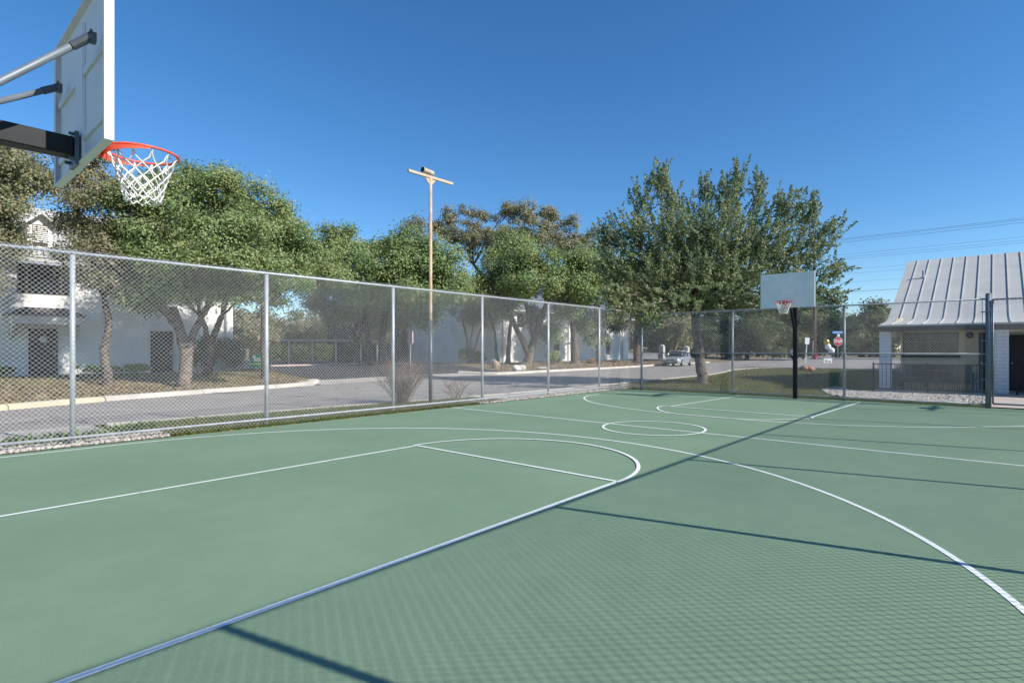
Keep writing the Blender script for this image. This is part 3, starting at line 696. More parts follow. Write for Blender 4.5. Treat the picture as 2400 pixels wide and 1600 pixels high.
YC = 28.4
xc0 = PY(1090, 820, YC)[0]
b2 = thing('apartment_building', 'long white stucco building dappled with tree shadows beyond the middle of the fence', 'building', (45, 32, .4))
wl = panel_wall(MB(), 'Y', YC, .25, xc0, 58.6, .1, 5.4, [(38.5, 39.6, 3.6, 4.9), (47.5, 48.7, 3.6, 4.9), (44.0, 45.0, .3, 2.5), (53.6, 54.6, 1.0, 2.4)])
wl.box(xc0, xc0 + .25, YC + .25, 40, .1, 5.4).box(58.35, 58.6, YC + .25, 40, .1, 5.4).box(xc0 + .25, 58.35, 39.75, 40, .1, 5.4)
wl.build('wall', M['stucco'], b2)
for a in ((38.5, 39.6, 3.6, 4.9), (47.5, 48.7, 3.6, 4.9), (53.6, 54.6, 1.0, 2.4)): window(b2, *a, YC + .17, ((a[0] + a[1]) / 2,))
MB().box(44.0, 45.0, YC + .15, YC + .2, .3, 2.5).build('door', M['door'], b2)
rf_ = MB(); roof_sheet(rf_, [(27.8, 5.25), (28.4, 5.6), (34, 8.2), (40.6, 5.2)], xc0 - .6, 59.2)
for x in np.arange(xc0 - .4, 59.2, .6): rf_.bar((x, 28.4, 5.62), (x, 34, 8.22), .03, .06)
rf_.build('roof', M['slate_roof'], b2)
MB().box(xc0 - .5, 59.1, 27.82, 27.88, 5.04, 5.22).build('fascia', M['trim'], b2)
for x in (36.5, 46.3, 57.0): MB().tube([(x, 27.88, 5.1), (x, 28.3, 4.8), (x, 28.3, .45)], .05, 8).build('downpipe', M['trim'], b2, True)
YD = 36.0
M['brown_wall'] = mat('dark brown siding', (.07, .055, .045), .9, 0, .2, 3, bump=.2)
xd0, xd1 = PY(905, 820, YD)[0], PY(1045, 820, YD)[0]
b3 = thing('apartment_building', 'dark brown building in deep shade between the two white buildings', 'building', ((xd0 + xd1) / 2, 40, .4))
wa = (PY(968, 770, YD)[0], PY(990, 770, YD)[0], PY(980, 784, YD)[1], PY(980, 769, YD)[1]); wb = (wa[0], wa[1], PY(980, 842, YD)[1], PY(980, 824, YD)[1])
wl = panel_wall(MB(), 'Y', YD, .25, xd0, xd1, .1, 5.2, [wa, wb]); wl.box(xd0, xd0 + .25, YD + .25, 46, .1, 5.2).box(xd1 - .25, xd1, YD + .25, 46, .1, 5.2).box(xd0 + .25, xd1 - .25, 45.75, 46, .1, 5.2)
wl.build('wall', M['brown_wall'], b3)
sky_tint_glass = mat('window glass', (.10, .13, .18), .1, 0, .15, 2, spec=.7)  # bluish base colour stands in for sky reflected in the panes
for a in (wa, wb): window(b3, *a, YD + .1, (), .06, sky_tint_glass)
rf_ = MB(); roof_sheet(rf_, [(YD - .6, 5.1), (YD + 5, 6.4), (YD + 10.6, 5.1)], xd0 - .5, xd1 + .5); rf_.build('roof', M['shingle'], b3)

# carport
cp = thing('carport', 'low flat-roofed carport with thin posts across the shaded driveway', 'carport', tuple(W(770, 836, 44)[:2]) + (.4,))
rgt = Vector((sy_, -cy_, 0)); fwd = Vector((cy_, sy_, 0))
a = W(655, 799, 42); b = W(858, 799, 42)
vs = [a, b, b + fwd * 5.5, a + fwd * 5.5]; MB().add([v + Vector((0, 0, .0)) for v in vs] + [v + Vector((0, 0, .14)) for v in vs], [(3, 2, 1, 0), (4, 5, 6, 7), (0, 1, 5, 4), (1, 2, 6, 5), (2, 3, 7, 6), (3, 0, 4, 7)]).build('canopy', M['metal_roof'], cp)
for u in (672, 783, 842):
    for k in (.4, 5.0):
        p = W(u, 799, 42) + fwd * k; MB().tube([(p.x, p.y, .3), (p.x, p.y, a.z)], .06, 8).build('post', M['trim'], cp, True)

# ------------------------------------------------------------------ clubhouse
M['brick'] = None
def brick_mat():
    m, nt, p, N = new_mat('white painted brick'); p.inputs['Roughness'].default_value = .8; p.inputs['Specular IOR Level'].default_value = .25
    tc = N('ShaderNodeTexCoord'); mp = N('ShaderNodeMapping'); mp.inputs['Rotation'].default_value = (R(90), 0, R(90))
    br = N('ShaderNodeTexBrick'); br.inputs['Scale'].default_value = 1; br.inputs['Brick Width'].default_value = .39; br.inputs['Row Height'].default_value = .115; br.inputs['Mortar Size'].default_value = .008
    br.inputs['Color1'].default_value = (.70, .70, .70, 1); br.inputs['Color2'].default_value = (.66, .66, .67, 1); br.inputs['Mortar'].default_value = (.48, .48, .49, 1)
    sx = N('ShaderNodeSeparateXYZ'); cb = N('ShaderNodeCombineXYZ'); ad = N('ShaderNodeMath'); ad.operation = 'ADD'
    nt.links.new(tc.outputs['Object'], sx.inputs[0]); nt.links.new(sx.outputs[0], ad.inputs[0]); nt.links.new(sx.outputs[1], ad.inputs[1])
    nt.links.new(ad.outputs[0], cb.inputs[0]); nt.links.new(sx.outputs[2], cb.inputs[1])
    nt.links.new(cb.outputs[0], br.inputs['Vector']); nt.links.new(br.outputs['Color'], p.inputs['Base Color'])
    b = N('ShaderNodeBump'); b.inputs['Strength'].default_value = .5; b.inputs['Distance'].default_value = .01; b.invert = True
    nt.links.new(br.outputs['Fac'], b.inputs['Height']); nt.links.new(b.outputs['Normal'], p.inputs['Normal'])
    return m
M['brick'] = brick_mat()
M['beige'] = mat('beige stucco', (.64, .54, .38), .9, 0, .05, 3, bump=.15, bscale=70, spec=.2)
M['brown'] = mat('brown timber and eave shade', (.05, .04, .035), .7, 0, .2, 4)
ch = thing('clubhouse', 'low clubhouse with pale standing-seam metal roof and white brick pillars right of the far fence', 'building', (28, -6, 0))
cprof = [(24.5, 2.42), (25.3, 2.50), (26.2, 2.60), (26.8, 2.69), (27.12, 2.80), (27.45, 2.96), (33.75, 5.90), (40.1, 2.96), (43, 2.42)]
def xroof(mb, prof, y0, y1, th=.06):
    n = len(prof); vs = [(x, y, z + dz) for dz in (0, -th) for y in (y0, y1) for x, z in prof]; fs = []
    for i in range(n - 1):
        fs += [(i, i + 1, n + i + 1, n + i), (2 * n + i, 3 * n + i, 3 * n + i + 1, 2 * n + i + 1), (i, 2 * n + i, 2 * n + i + 1, i + 1), (n + i, n + i + 1, 3 * n + i + 1, 3 * n + i)]
    fs += [(0, n, 3 * n, 2 * n), (n - 1, 3 * n - 1, 4 * n - 1, 2 * n - 1)]; mb.add(vs, fs)
rb = MB(); xroof(rb, cprof, -15.0, -1.79)
k = 0; y = -2.2
while y > -15:
    for (x0, z0), (x1, z1) in zip(cprof[:6], cprof[1:7]): rb.bar((x0, y, z0 + .02), (x1, y, z1 + .02), .024, .034)
    y -= .468
rb.build('roof', M['metal_roof'], ch)
for yy in (-2.1, -14.9):
    MB().add([(25.1, yy, 2.0), (42.4, yy, 2.0), (42.4, yy, 2.42), (40.1, yy, 2.86), (33.75, yy, 5.8), (27.45, yy, 2.86), (25.1, yy, 2.4)] + [(25.1, yy - .2, 2.0), (42.4, yy - .2, 2.0), (42.4, yy - .2, 2.42), (40.1, yy - .2, 2.86), (33.75, yy - .2, 5.8), (27.45, yy - .2, 2.86), (25.1, yy - .2, 2.4)],
             [(0, 6, 5, 4, 3, 2, 1), (7, 8, 9, 10, 11, 12, 13)] + [(i, (i + 1) % 7, 7 + (i + 1) % 7, 7 + i) for i in range(7)]).build('gable_wall', M['beige'], ch)
MB().box(24.48, 24.56, -14.9, -1.80, 2.25, 2.355).build('gutter', M['brown'], ch)  # coloured dark to carry on the shade beneath the eave
MB().box(24.62, 24.98, -14.8, -1.86, 2.20, 2.355).box(24.99, 42, -2.08, -1.87, 2.15, 2.355).build('beam', M['brown'], ch)  # dark brown includes the shade under the eave, put into the colour
MB().box(24.6, 26.6, -14.7, -2.32, 2.36, 2.38).build('soffit', M['brown'], ch)
for y0, y1 in ((-2.16, -1.80), (-5.43, -5.07), (-9.2, -8.84)):
    MB().box(24.78, 25.16, y0, y1, .07, 2.198).build('pillar', M['brick'], ch)
wx = 26.3
wh = [(-4.07, -2.315, 1.40, 2.15), (-5.70, -5.457, .08, 2.14)]
wh = [(-4.07, -2.36, 1.38, 2.17), (-5.05, -4.63, .08, 2.14), (-6.35, -5.457, .08, 2.14), (-8.6, -7.0, 1.0, 2.1)]
wl = panel_wall(MB(), 'X', wx, .2, -14.7, -2.30, .07, 2.36, wh); wl.box(26.5, 42.3, -2.5, -2.30, .07, 2.0).box(42.1, 42.3, -14.7, -2.5, .07, 2.3).box(26.5, 42.1, -14.7, -14.5, .07, 2.0)
wl.build('wall', M['beige'], ch)
window(ch, -4.07, -2.36, 1.38, 2.17, wx + .08, (-3.20,), .05, None, M['brown'], 'X', (1.82,))
window(ch, -8.6, -7.0, 1.0, 2.1, wx + .08, (-7.8,), .05, None, M['brown'], 'X')
MB().box(wx - .06, wx - .001, -4.12, -2.33, 1.23, 1.33).build('window_sill', M['brown'], ch)
for a, b in ((-5.05, -4.63), (-6.35, -5.457)):
    q = MB().box(wx + .08, wx + .13, a, b, .08, 2.14).build('door', M['door'], ch)
    MB().sphere((wx + .05, b - .08, 1.05), .03, 8, 6).build('door_knob', M['galv'], q)
yem, zem = PX(2273, 785, wx)
e_ = MB().tube([(wx - .03, yem, zem), (wx - .001, yem, zem)], .115, 20)
em = e_.build('wall_emblem', M['brown'], ch)
MB().tube([(wx - .035, yem + .03 * math.cos(a), zem + .03 * math.sin(a)) for a in [i * math.pi / 8 for i in range(16)]], .008, 5, closed=True).build('emblem_ring', M['galv'], em)
MB().box(24.05, 26.3, -14.9, -1.72, -.05, .07).build('porch_slab', mat('porch concrete', (.50, .42, .35), .85, 0, .08, 2), ch)
MB().box(24.02, 24.049, -14.9, -1.72, -.05, .035).build('slab_edging', mat('brown brick edging', (.17, .11, .08), .9, 0, .2, 10), ch)
# vent pipe standing on the roof slope
zz = 30.
for _ in range(40):
    p = W(2164, 651, zz); zz *= 1 + .3 * ((2.96 + (p.x - 27.45) * .4667) - p.z) / 6 * -1
p = W(2164, 651, zz)
vp = MB().tube([(p.x, p.y, p.z - .1), (p.x, p.y, p.z + .34)], .05, 10); vp.tube([(p.x, p.y, p.z - .06), (p.x, p.y, p.z + .05)], .085, 10).build('vent_pipe', M['galv'], ch)

def railing(name_label, x, ys, z0, z1, grp):
    t = thing('iron_railing', name_label, 'railing', (x, ys[0], 0), grp)
    for y in ys: MB().box(x - .025, x + .025, y - .025, y + .025, 0, z1 + .04).build('post', M['black'], t)
    MB().box(x - .018, x + .018, ys[-1] + .026, ys[0] - .026, z1 - .03, z1).build('top_rail', M['black'], t)
    MB().box(x - .015, x + .015, ys[-1] + .026, ys[0] - .026, z0, z0 + .03).build('bottom_rail', M['black'], t)
    y = ys[0] - .14; n = 0
    while y > ys[-1] + .05:
        if min(abs(y - q) for q in ys) > .05:
            MB().box(x - .008, x + .008, y - .008, y + .008, z0 + .03, z1 - .03).build('baluster', M['black'], t); n += 1
        y -= .125
railing('black iron railing along the clubhouse porch edge behind the gravel bed', 23.95, [-1.74, -3.32, -4.9], .12, 1.03, 'porch railings')
railing('short black iron railing right of the second white brick pillar', 24.35, [-5.62, -7.4], .15, 1.05, 'porch railings')

# patio furniture on the porch
def patio_chair(loc, rz, label):
    t = thing('patio_chair', label, 'patio chair', loc, 'patio chairs on the porch'); t['_local'] = 1
    m = M['steel']
    MB().box(-.24, .24, -.22, .22, .42, .45).build('seat', m, t, bevel=.01)
    b = MB()
    for k in range(6): b.box(-.22 + k * .08, -.18 + k * .08, .215, .235, .47, .88)
    b.tube([(-.24, .22, .45), (-.24, .24, .9), (.24, .24, .9), (.24, .22, .45)], .014, 6).build('backrest', m, t)
    for sx in (-1, 1):
        for sy in (-1, 1): MB().tube([(sx * .22, sy * .2, .42), (sx * .25, sy * .24, 0)], .014, 6).build('leg', m, t)
        MB().tube([(sx * .25, .22, .66), (sx * .27, -.2, .66), (sx * .24, -.21, .44)], .014, 6).build('armrest', m, t)
    t.rotation_euler.z = rz
    return t
c0 = patio_chair((25.3, -2.55, .07), R(-70), 'dark metal patio chair beside the left white brick pillar')
for loc, rz, lb in (((25.75, -3.75, .07), R(160), 'dark metal patio chair against the beige wall under the window'), ((25.2, -4.3, .07), R(75), 'dark metal patio chair at the right side of the patio table')):
    c = copy_tree(c0); c.location = loc; c.rotation_euler.z = rz; c['label'] = lb
t = thing('patio_bench', 'long dark patio bench against the beige porch wall beneath the window', 'bench', (25.95, -3.4, .07))
dk = mat('dark woven seating', (.03, .032, .036), .8, 0, .3, 20)
MB().box(25.6, 26.2, -4.45, -2.42, .32, .48).build('seat', dk, t, bevel=.02)
MB().box(26.08, 26.24, -4.45, -2.42, .49, .95).build('backrest', dk, t, bevel=.02)
for y in (-4.5, -2.42):
    MB().box(25.6, 26.2, y - .01, y + .06, .07, .68).build('armrest', dk, t, bevel=.01)
t = thing('patio_table', 'round dark metal patio table between the patio chairs on the porch', 'patio table', (25.25, -3.35, .07))
MB().tube([(25.25, -3.35, .76), (25.25, -3.35, .79)], .5, 24).build('tabletop', M['steel'], t)
for k in range(4):
    a_ = math.pi / 4 + k * math.pi / 2
    MB().tube([(25.25 + .1 * math.cos(a_), -3.35 + .1 * math.sin(a_), .76), (25.25 + .32 * math.cos(a_), -3.35 + .32 * math.sin(a_), .07)], .018, 6).build('leg', M['steel'], t)

# ------------------------------------------------------------------ vegetation
def leaf_quads(C, Nrm, a, b):
    n = len(C)
    nn = Nrm / (np.linalg.norm(Nrm, axis=1)[:, None] + 1e-9)
    t = rng.normal(size=(n, 3)); t -= nn * (t * nn).sum(1)[:, None]; t /= np.linalg.norm(t, axis=1)[:, None] + 1e-9
    q = np.cross(nn, t); s = rng.uniform(.65, 1.3, (n, 1))
    return np.stack([C - t * a * s, C + q * b * s, C + t * a * s, C - q * b * s], 1)
RG = np.array([sy_, -cy_, 0]); FW = np.array([cy_, sy_, 0]); UP = np.array([0, 0, 1.])
def unit(n):
    v = rng.normal(size=(n, 3)); return v / np.linalg.norm(v, axis=1)[:, None]
def crown_pts(clumps, dens_, subr=(.35, .8), shell=.6, up=.5):
    C = []; Nn = []; dens = dens_ * .8
    for cl in clumps:
        u, v, z, ru, rv = cl[:5]; wt = cl[5] if len(cl) > 5 else 1.
        c = np.array(W(u, v, z)); rx = ru * z / F; rz = rv * z / F; ry = (rx + rz) * .5
        area = math.pi * rx * rz; ms = (subr[0] + subr[1]) / 2
        ns = max(3, int(3.0 * area / (math.pi * ms * ms) * wt))
        dirs = unit(ns); rad = rng.uniform(0, 1, ns) ** .40 * 1.0
        sub = c + (dirs[:, :1] * RG * rx + dirs[:, 1:2] * FW * ry + dirs[:, 2:3] * UP * rz) * rad[:, None]
        for k in range(ns):
            r = rng.uniform(*subr); n = int(dens * math.pi * r * r * rng.uniform(.5, 1.2))
            if n < 3: continue
            dd = rng.normal(size=(n, 3)) * .5
            ax_ = unit(1)[0] * np.array([1, 1, .6]); dd += ax_ * (rng.normal(size=(n, 1)) * .45)     # clumps stretched along their twig
            dd[:, 2] *= .8
            C.append(sub[k] + dd * r)
            oo = sub[k] - c; oo = oo / (np.linalg.norm(oo) + 1e-6)
            Nn.append(dd * .6 + oo * .55 + UP * up + rng.normal(size=(n, 3)) * .5)
    return np.concatenate(C), np.concatenate(Nn)
def limb(mb, pts, r0, r1, wob=.06, n=7):
    P = [Vector(p) for p in pts]; out = []
    for i in range(len(P) - 1):
        for j in range(5): out.append(P[i].lerp(P[i + 1], j / 5))
    out.append(P[-1]); L = len(out)
    for i in range(1, L - 1): out[i] += Vector((random.gauss(0, wob), random.gauss(0, wob), random.gauss(0, wob * .4)))
    mb.tube(out, [r0 + (r1 - r0) * (i / (L - 1)) ** .8 for i in range(L)], n)
M['bark'] = mat('rough grey brown bark', (.19, .15, .12), .95, 0, 0, 6, c2=(.07, .055, .045), bump=.8, bscale=25, spec=.1)
M['bark_pale'] = mat('pale oak bark', (.24, .19, .15), .95, 0, 0, 5, c2=(.11, .09, .07), bump=.8, bscale=25, spec=.1)
OAK = leaf_mat('live oak leaves', [(.10, .165, .045), (.19, .275, .085), (.285, .365, .14), (.42, .48, .25), (.24, .285, .10)], .38, .6, .2)
OAKB = leaf_mat('brownish oak leaves', [(.14, .165, .06), (.25, .255, .125), (.34, .315, .19), (.42, .36, .24), (.19, .23, .09)], .38, .6, .2)
ELM = leaf_mat('cedar elm leaves', [(.085, .135, .05), (.16, .225, .085), (.27, .335, .15), (.46, .49, .31), (.20, .22, .11)], .38, .55, .22)
OLIVE = leaf_mat('far olive foliage', [(.11, .13, .05), (.20, .21, .09), (.28, .28, .14), (.21, .21, .11), (.14, .16, .06)], .35, .6, .2)
DARKG = leaf_mat('dark green foliage', [(.045, .07, .022), (.09, .125, .042), (.15, .18, .07)], .3, .6, .2)
GRP = 'oaks and other trees along the street'
def tree(name, label, trunks, clumps, leafm, dens=900, a=.055, ratio=.55, bark='bark', r0=.2, subr=(.28, .6), limbs=7, wob=.02, shell=.6, group=GRP, extra=None):
    """trunks: list of polylines of (u, v, z); the last point is the fork"""
    base = W(*trunks[0][0]); gz = Tz(base.x, base.y)
    t = thing(name, label, 'tree', (base.x, base.y, gz), group)
    mb = MB(); forks = []
    for i, tr in enumerate(trunks):
        P = [W(*q) for q in tr]
        if i == 0 or tr[0][1] > 835: P[0].z = Tz(P[0].x, P[0].y) - .1
        rr = r0 * (1 if i == 0 else .7)
        if i == 0:
            mb.tube([P[0], P[0] + (P[1] - P[0]) * .12], [rr * 1.55, rr * 1.1], 9, False)
        limb(mb, P, rr * 1.12, rr * .6, wob, 9); forks.append(P[-1])
    idx = list(range(len(clumps))); random.shuffle(idx)
    for i in idx[:limbs]:
        c = W(*clumps[i][:3]); f = min(forks, key=lambda q: (q - c).length)
        m_ = f.lerp(c, .5) + Vector((0, 0, .25))
        limb(mb, [f, m_, c], rr * .5, .025, wob * 1.3, 6)
        for _ in range(3):
            e = c + Vector((random.uniform(-1, 1), random.uniform(-1, 1), random.uniform(-.3, .8))) * (clumps[i][3] * clumps[i][2] / F * .8)
            limb(mb, [m_.lerp(c, random.uniform(.2, .8)), e], .035, .01, wob, 5)
    mb.build('trunk', M[bark], t, True)
    C, Nn = crown_pts(clumps, dens, subr, shell)
    if extra: 
        c2, n2 = extra(); C = np.concatenate([C, c2]); Nn = np.concatenate([Nn, n2])
    fast('crown', leaf_quads(C, Nn, a, a * ratio).reshape(-1, 3), 4, leafm, t)
    return t
#TREES
tree('oak_tree', 'tall oak at the far left edge behind the nearest oak, added to shade the white wall', [[(-150, 905, 20.5), (-140, 760, 20.5), (-120, 640, 20.5)]],
     [(-100, 420, 20.5, 90, 70), (-20, 380, 20.5, 80, 60), (-180, 380, 20.5, 90, 80), (-60, 320, 21, 90, 50), (-60, 500, 20, 110, 60, .8), (-70, 580, 20, 60, 50, .7), (-120, 520, 19.5, 90, 70), (-60, 650, 19.5, 50, 40, .7)], OAKB, 800, .055, r0=.24, limbs=7)  # out-of-view foliage added to shade the white wall
tree('oak_tree', 'nearest oak whose brownish crown fills the far left edge behind the backboard', [[(-110, 960, 15), (-100, 800, 15), (-60, 640, 15)]],
     [(0, 400, 15, 85, 55), (50, 375, 16, 60, 35), (15, 470, 15, 60, 50), (-20, 540, 15, 60, 45), (30, 578, 15, 50, 20, .8), (-60, 470, 15, 70, 90), (10, 350, 16, 40, 20), (95, 425, 15.5, 30, 40, .8)], OAKB, 1150, .042, r0=.22, subr=(.25, .5), limbs=8)
tree('oak_tree', 'slim dark-trunked oak with sparse brown crown in front of the white building door', [[(252, 902, 20), (246, 820, 20), (256, 760, 20), (243, 690, 20)], [(243, 690, 20), (215, 600, 20), (178, 520, 20)], [(243, 690, 20), (290, 630, 20), (330, 580, 20)]],
     [(165, 425, 20, 55, 35, .7), (215, 405, 20.5, 60, 35, .8), (270, 440, 20, 60, 45), (190, 345, 20, 50, 45, .9), (195, 275, 20, 40, 40, .7), (150, 520, 20.2, 22, 24, .4), (185, 520, 20.2, 26, 30, .5), (150, 595, 20, 26, 14, .4), (225, 475, 20, 55, 35, .6), (178, 470, 20, 22, 22, .35), (240, 540, 20, 55, 35), (310, 560, 20, 70, 60), (215, 565, 19.8, 30, 22, .5), (290, 610, 20, 65, 30, .7), (250, 600, 19.5, 40, 22, .5), (300, 660, 20.4, 50, 26, .45), (170, 630, 19.6, 45, 20, .35), (230, 655, 19.4, 40, 18, .35), (330, 710, 21, 34, 22, .35)], OAKB, 1050, .05, r0=.15, subr=(.25, .55), limbs=9)  # clumps hidden behind the backboard are added to shade the upper wall
tree('oak_tree', 'large dense green oak with thick pale trunk, broadest crown left of the light pole', [[(432, 902, 21), (436, 830, 21), (422, 770, 21), (405, 720, 21)], [(436, 835, 21), (458, 770, 21.3), (500, 690, 21.5)], [(422, 770, 21), (380, 720, 20.5), (350, 660, 20.5)]],
     [(340, 500, 20.5, 75, 70), (430, 455, 21.5, 75, 55), (510, 455, 22, 80, 50), (590, 480, 22.5, 75, 50), (480, 540, 20.5, 130, 80), (610, 560, 21.5, 110, 75), (690, 570, 22.5, 70, 65), (370, 600, 20, 90, 50), (520, 630, 20, 130, 45), (640, 640, 21, 100, 45), (330, 560, 20, 50, 45), (415, 415, 22, 60, 25), (500, 412, 22.5, 70, 18), (650, 510, 23, 60, 40), (360, 660, 20, 70, 30), (450, 690, 20.5, 70, 28, .8), (560, 690, 21, 80, 26, .8), (320, 690, 20, 35, 20, .5), (650, 690, 22, 60, 22, .6)], OAK, 1000, .052, bark='bark_pale', r0=.235, subr=(.3, .6), limbs=11)
tree('oak_tree', 'oak with leaning dark trunk standing behind the thick pale-trunked oak', [[(484, 868, 25.6), (492, 810, 25.6), (520, 740, 25.6)], [(492, 810, 25.6), (470, 740, 25.6)]],
     [(450, 660, 25.6, 110, 30), (560, 670, 26, 120, 35), (500, 620, 26, 160, 40), (400, 690, 25.2, 60, 22, .7), (590, 700, 26, 50, 24, .7), (440, 530, 25.6, 90, 50, .3), (350, 540, 24.8, 60, 50, .25), (550, 520, 26, 90, 55, .5), (310, 640, 24.2, 45, 40, .25)], OAKB, 640, .066, r0=.2, limbs=7)  # upper clumps hidden behind the broad oak, added for dappled shade on the wall
tree('oak_tree', 'oak with straight dark trunk beside the second fence post and green yard sign', [[(622, 878, 25.5), (620, 780, 25.5), (617, 680, 25.5)]],
     [(640, 610, 26, 90, 60), (730, 610, 26.5, 75, 60), (700, 660, 26, 80, 26), (785, 560, 27, 36, 32, .6), (770, 600, 27, 45, 45), (770, 650, 26.5, 50, 30), (800, 545, 27, 22, 20, .5)], OAK, 800, .063, r0=.17, limbs=8)
tree('oak_tree', 'dense rounded green oak just left of the slim light pole', [[(900, 858, 38), (895, 800, 38), (905, 720, 38)], [(870, 858, 39), (860, 780, 39), (850, 700, 39)]],
     [(830, 610, 37, 70, 45), (880, 580, 38, 70, 32), (950, 580, 38, 70, 40), (900, 640, 36, 110, 40), (990, 620, 37, 75, 60), (1050, 640, 37.5, 65, 55), (1000, 680, 36, 110, 25), (850, 670, 36, 80, 30), (930, 700, 37, 110, 30, .9), (850, 715, 37, 70, 28, .9), (980, 735, 38, 60, 25, .7)], OAK, 480, .085, r0=.3, subr=(.45, 1.0), limbs=9)
tree('oak_tree', 'dark low-branched oak shading the driveway beyond the carport', [[(838, 852, 41), (835, 800, 41), (820, 740, 41)], [(835, 800, 41), (860, 750, 41)]],
     [(770, 720, 41, 55, 30, .8), (830, 725, 40, 65, 35), (880, 735, 40, 50, 35), (800, 760, 42, 45, 24, .6), (870, 780, 42, 45, 26, .6), (920, 760, 40, 45, 30, .8), (740, 700, 42, 40, 18, .5), (790, 665, 41, 60, 26)], OAKB, 420, .085, r0=.22, subr=(.4, .9), limbs=5)
tree('oak_tree', 'tall sparse brown-topped oak rising behind the trees right of the light pole', [[(1210, 846, 58), (1205, 740, 58), (1200, 640, 58)], [(1205, 740, 58), (1110, 620, 58)], [(1205, 700, 58), (1320, 600, 58)]],
     [(1000, 525, 58, 45, 22, .55), (1045, 505, 58, 28, 20, .5), (1100, 500, 58, 40, 25, .55), (1080, 545, 57, 70, 25, .8), (1180, 500, 58, 35, 25, .55), (1230, 495, 58, 60, 28, .7), (1290, 515, 58, 40, 25, .6), (1340, 530, 58, 25, 25, .55), (1380, 560, 58, 30, 28, .55), (1240, 550, 57, 90, 35, .9), (1330, 580, 57, 60, 35, .8), (1150, 570, 57, 90, 30)], OAKB, 260, .105, r0=.35, subr=(.35, .8), limbs=12, shell=.9)
tree('oak_tree', 'leaning pale oak beside boulders on the bank, green crown touching the right tall tree', [[(1234, 860, 44), (1252, 790, 44), (1285, 700, 44)], [(1240, 830, 44), (1205, 760, 44), (1175, 690, 44)], [(1252, 790, 44), (1230, 700, 44)]],
     [(1160, 640, 43, 60, 50), (1130, 690, 43, 50, 25), (1220, 620, 43, 80, 50), (1300, 630, 43, 90, 55), (1260, 670, 42, 100, 32), (1360, 660, 43, 65, 45), (1380, 610, 44, 45, 40), (1200, 580, 45, 50, 35), (1180, 735, 44, 45, 26, .45), (1240, 745, 44.5, 40, 30, .4), (1310, 735, 44, 45, 28, .45), (1120, 745, 45, 40, 28, .4), (1290, 780, 45, 30, 20, .25)], OAK, 420, .09, bark='bark_pale', r0=.36, subr=(.5, 1.0), limbs=9)
tree('oak_tree', 'pair of straight dark trunks before the long white wall, right of the leaning oak', [[(1348, 852, 49), (1345, 780, 49), (1330, 690, 49)], [(1405, 850, 52), (1400, 780, 52), (1395, 700, 52)]],
     [(1400, 690, 50, 60, 28), (1340, 690, 50, 60, 24), (1440, 660, 52, 50, 50), (1450, 710, 52, 40, 30, .7), (1370, 740, 50, 50, 30, .5), (1420, 760, 51, 40, 34, .5), (1390, 790, 52, 30, 22, .3)], OAK, 360, .1, r0=.38, subr=(.5, 1.0), limbs=4)
tree('small_tree', 'slender multi-stemmed small tree against the left end of the long white wall', [[(1100, 852, 44), (1095, 800, 44), (1085, 750, 44)], [(1103, 852, 44), (1120, 790, 44), (1135, 740, 44)], [(1098, 852, 44), (1108, 760, 44)]],
     [(1085, 730, 44, 35, 25, .6), (1120, 720, 44, 40, 25, .6), (1150, 745, 44, 28, 20, .4)], OAKB, 300, .08, r0=.10, subr=(.3, .6), limbs=3)
tree('oak_tree', 'thin dark trunks on the bank between white wall and leaning oak', [[(1190, 852, 47), (1195, 770, 47), (1205, 700, 47)], [(1165, 850, 47), (1160, 780, 47), (1140, 700, 47)]],
     [(1190, 700, 47, 50, 22), (1150, 700, 47, 50, 20)], OAK, 330, .1, r0=.2, subr=(.5, .9), limbs=2)
tree('oak_tree', 'dark trunk just left of the fence corner post with crown extended over the street as added shade', [[(1494, 847, 58), (1492, 790, 58), (1495, 720, 58)]],
     [(1470, 730, 58, 45, 35, .8), (1510, 700, 58, 60, 40), (1450, 760, 58, 30, 25, .5), (1530, 740, 58, 40, 30, .8), (1500, 655, 56, 70, 45), (1570, 650, 55, 70, 45), (1450, 650, 57, 50, 40), (1620, 660, 54, 60, 40), (1640, 680, 60, 70, 50), (1700, 680, 62, 60, 50), (1490, 665, 51, 60, 45), (1445, 655, 47.5, 40, 45)], OLIVE, 300, .12, r0=.4, subr=(.5, 1.0), limbs=4)  # later clumps unseen behind the feathery tree, added to shade the white wall

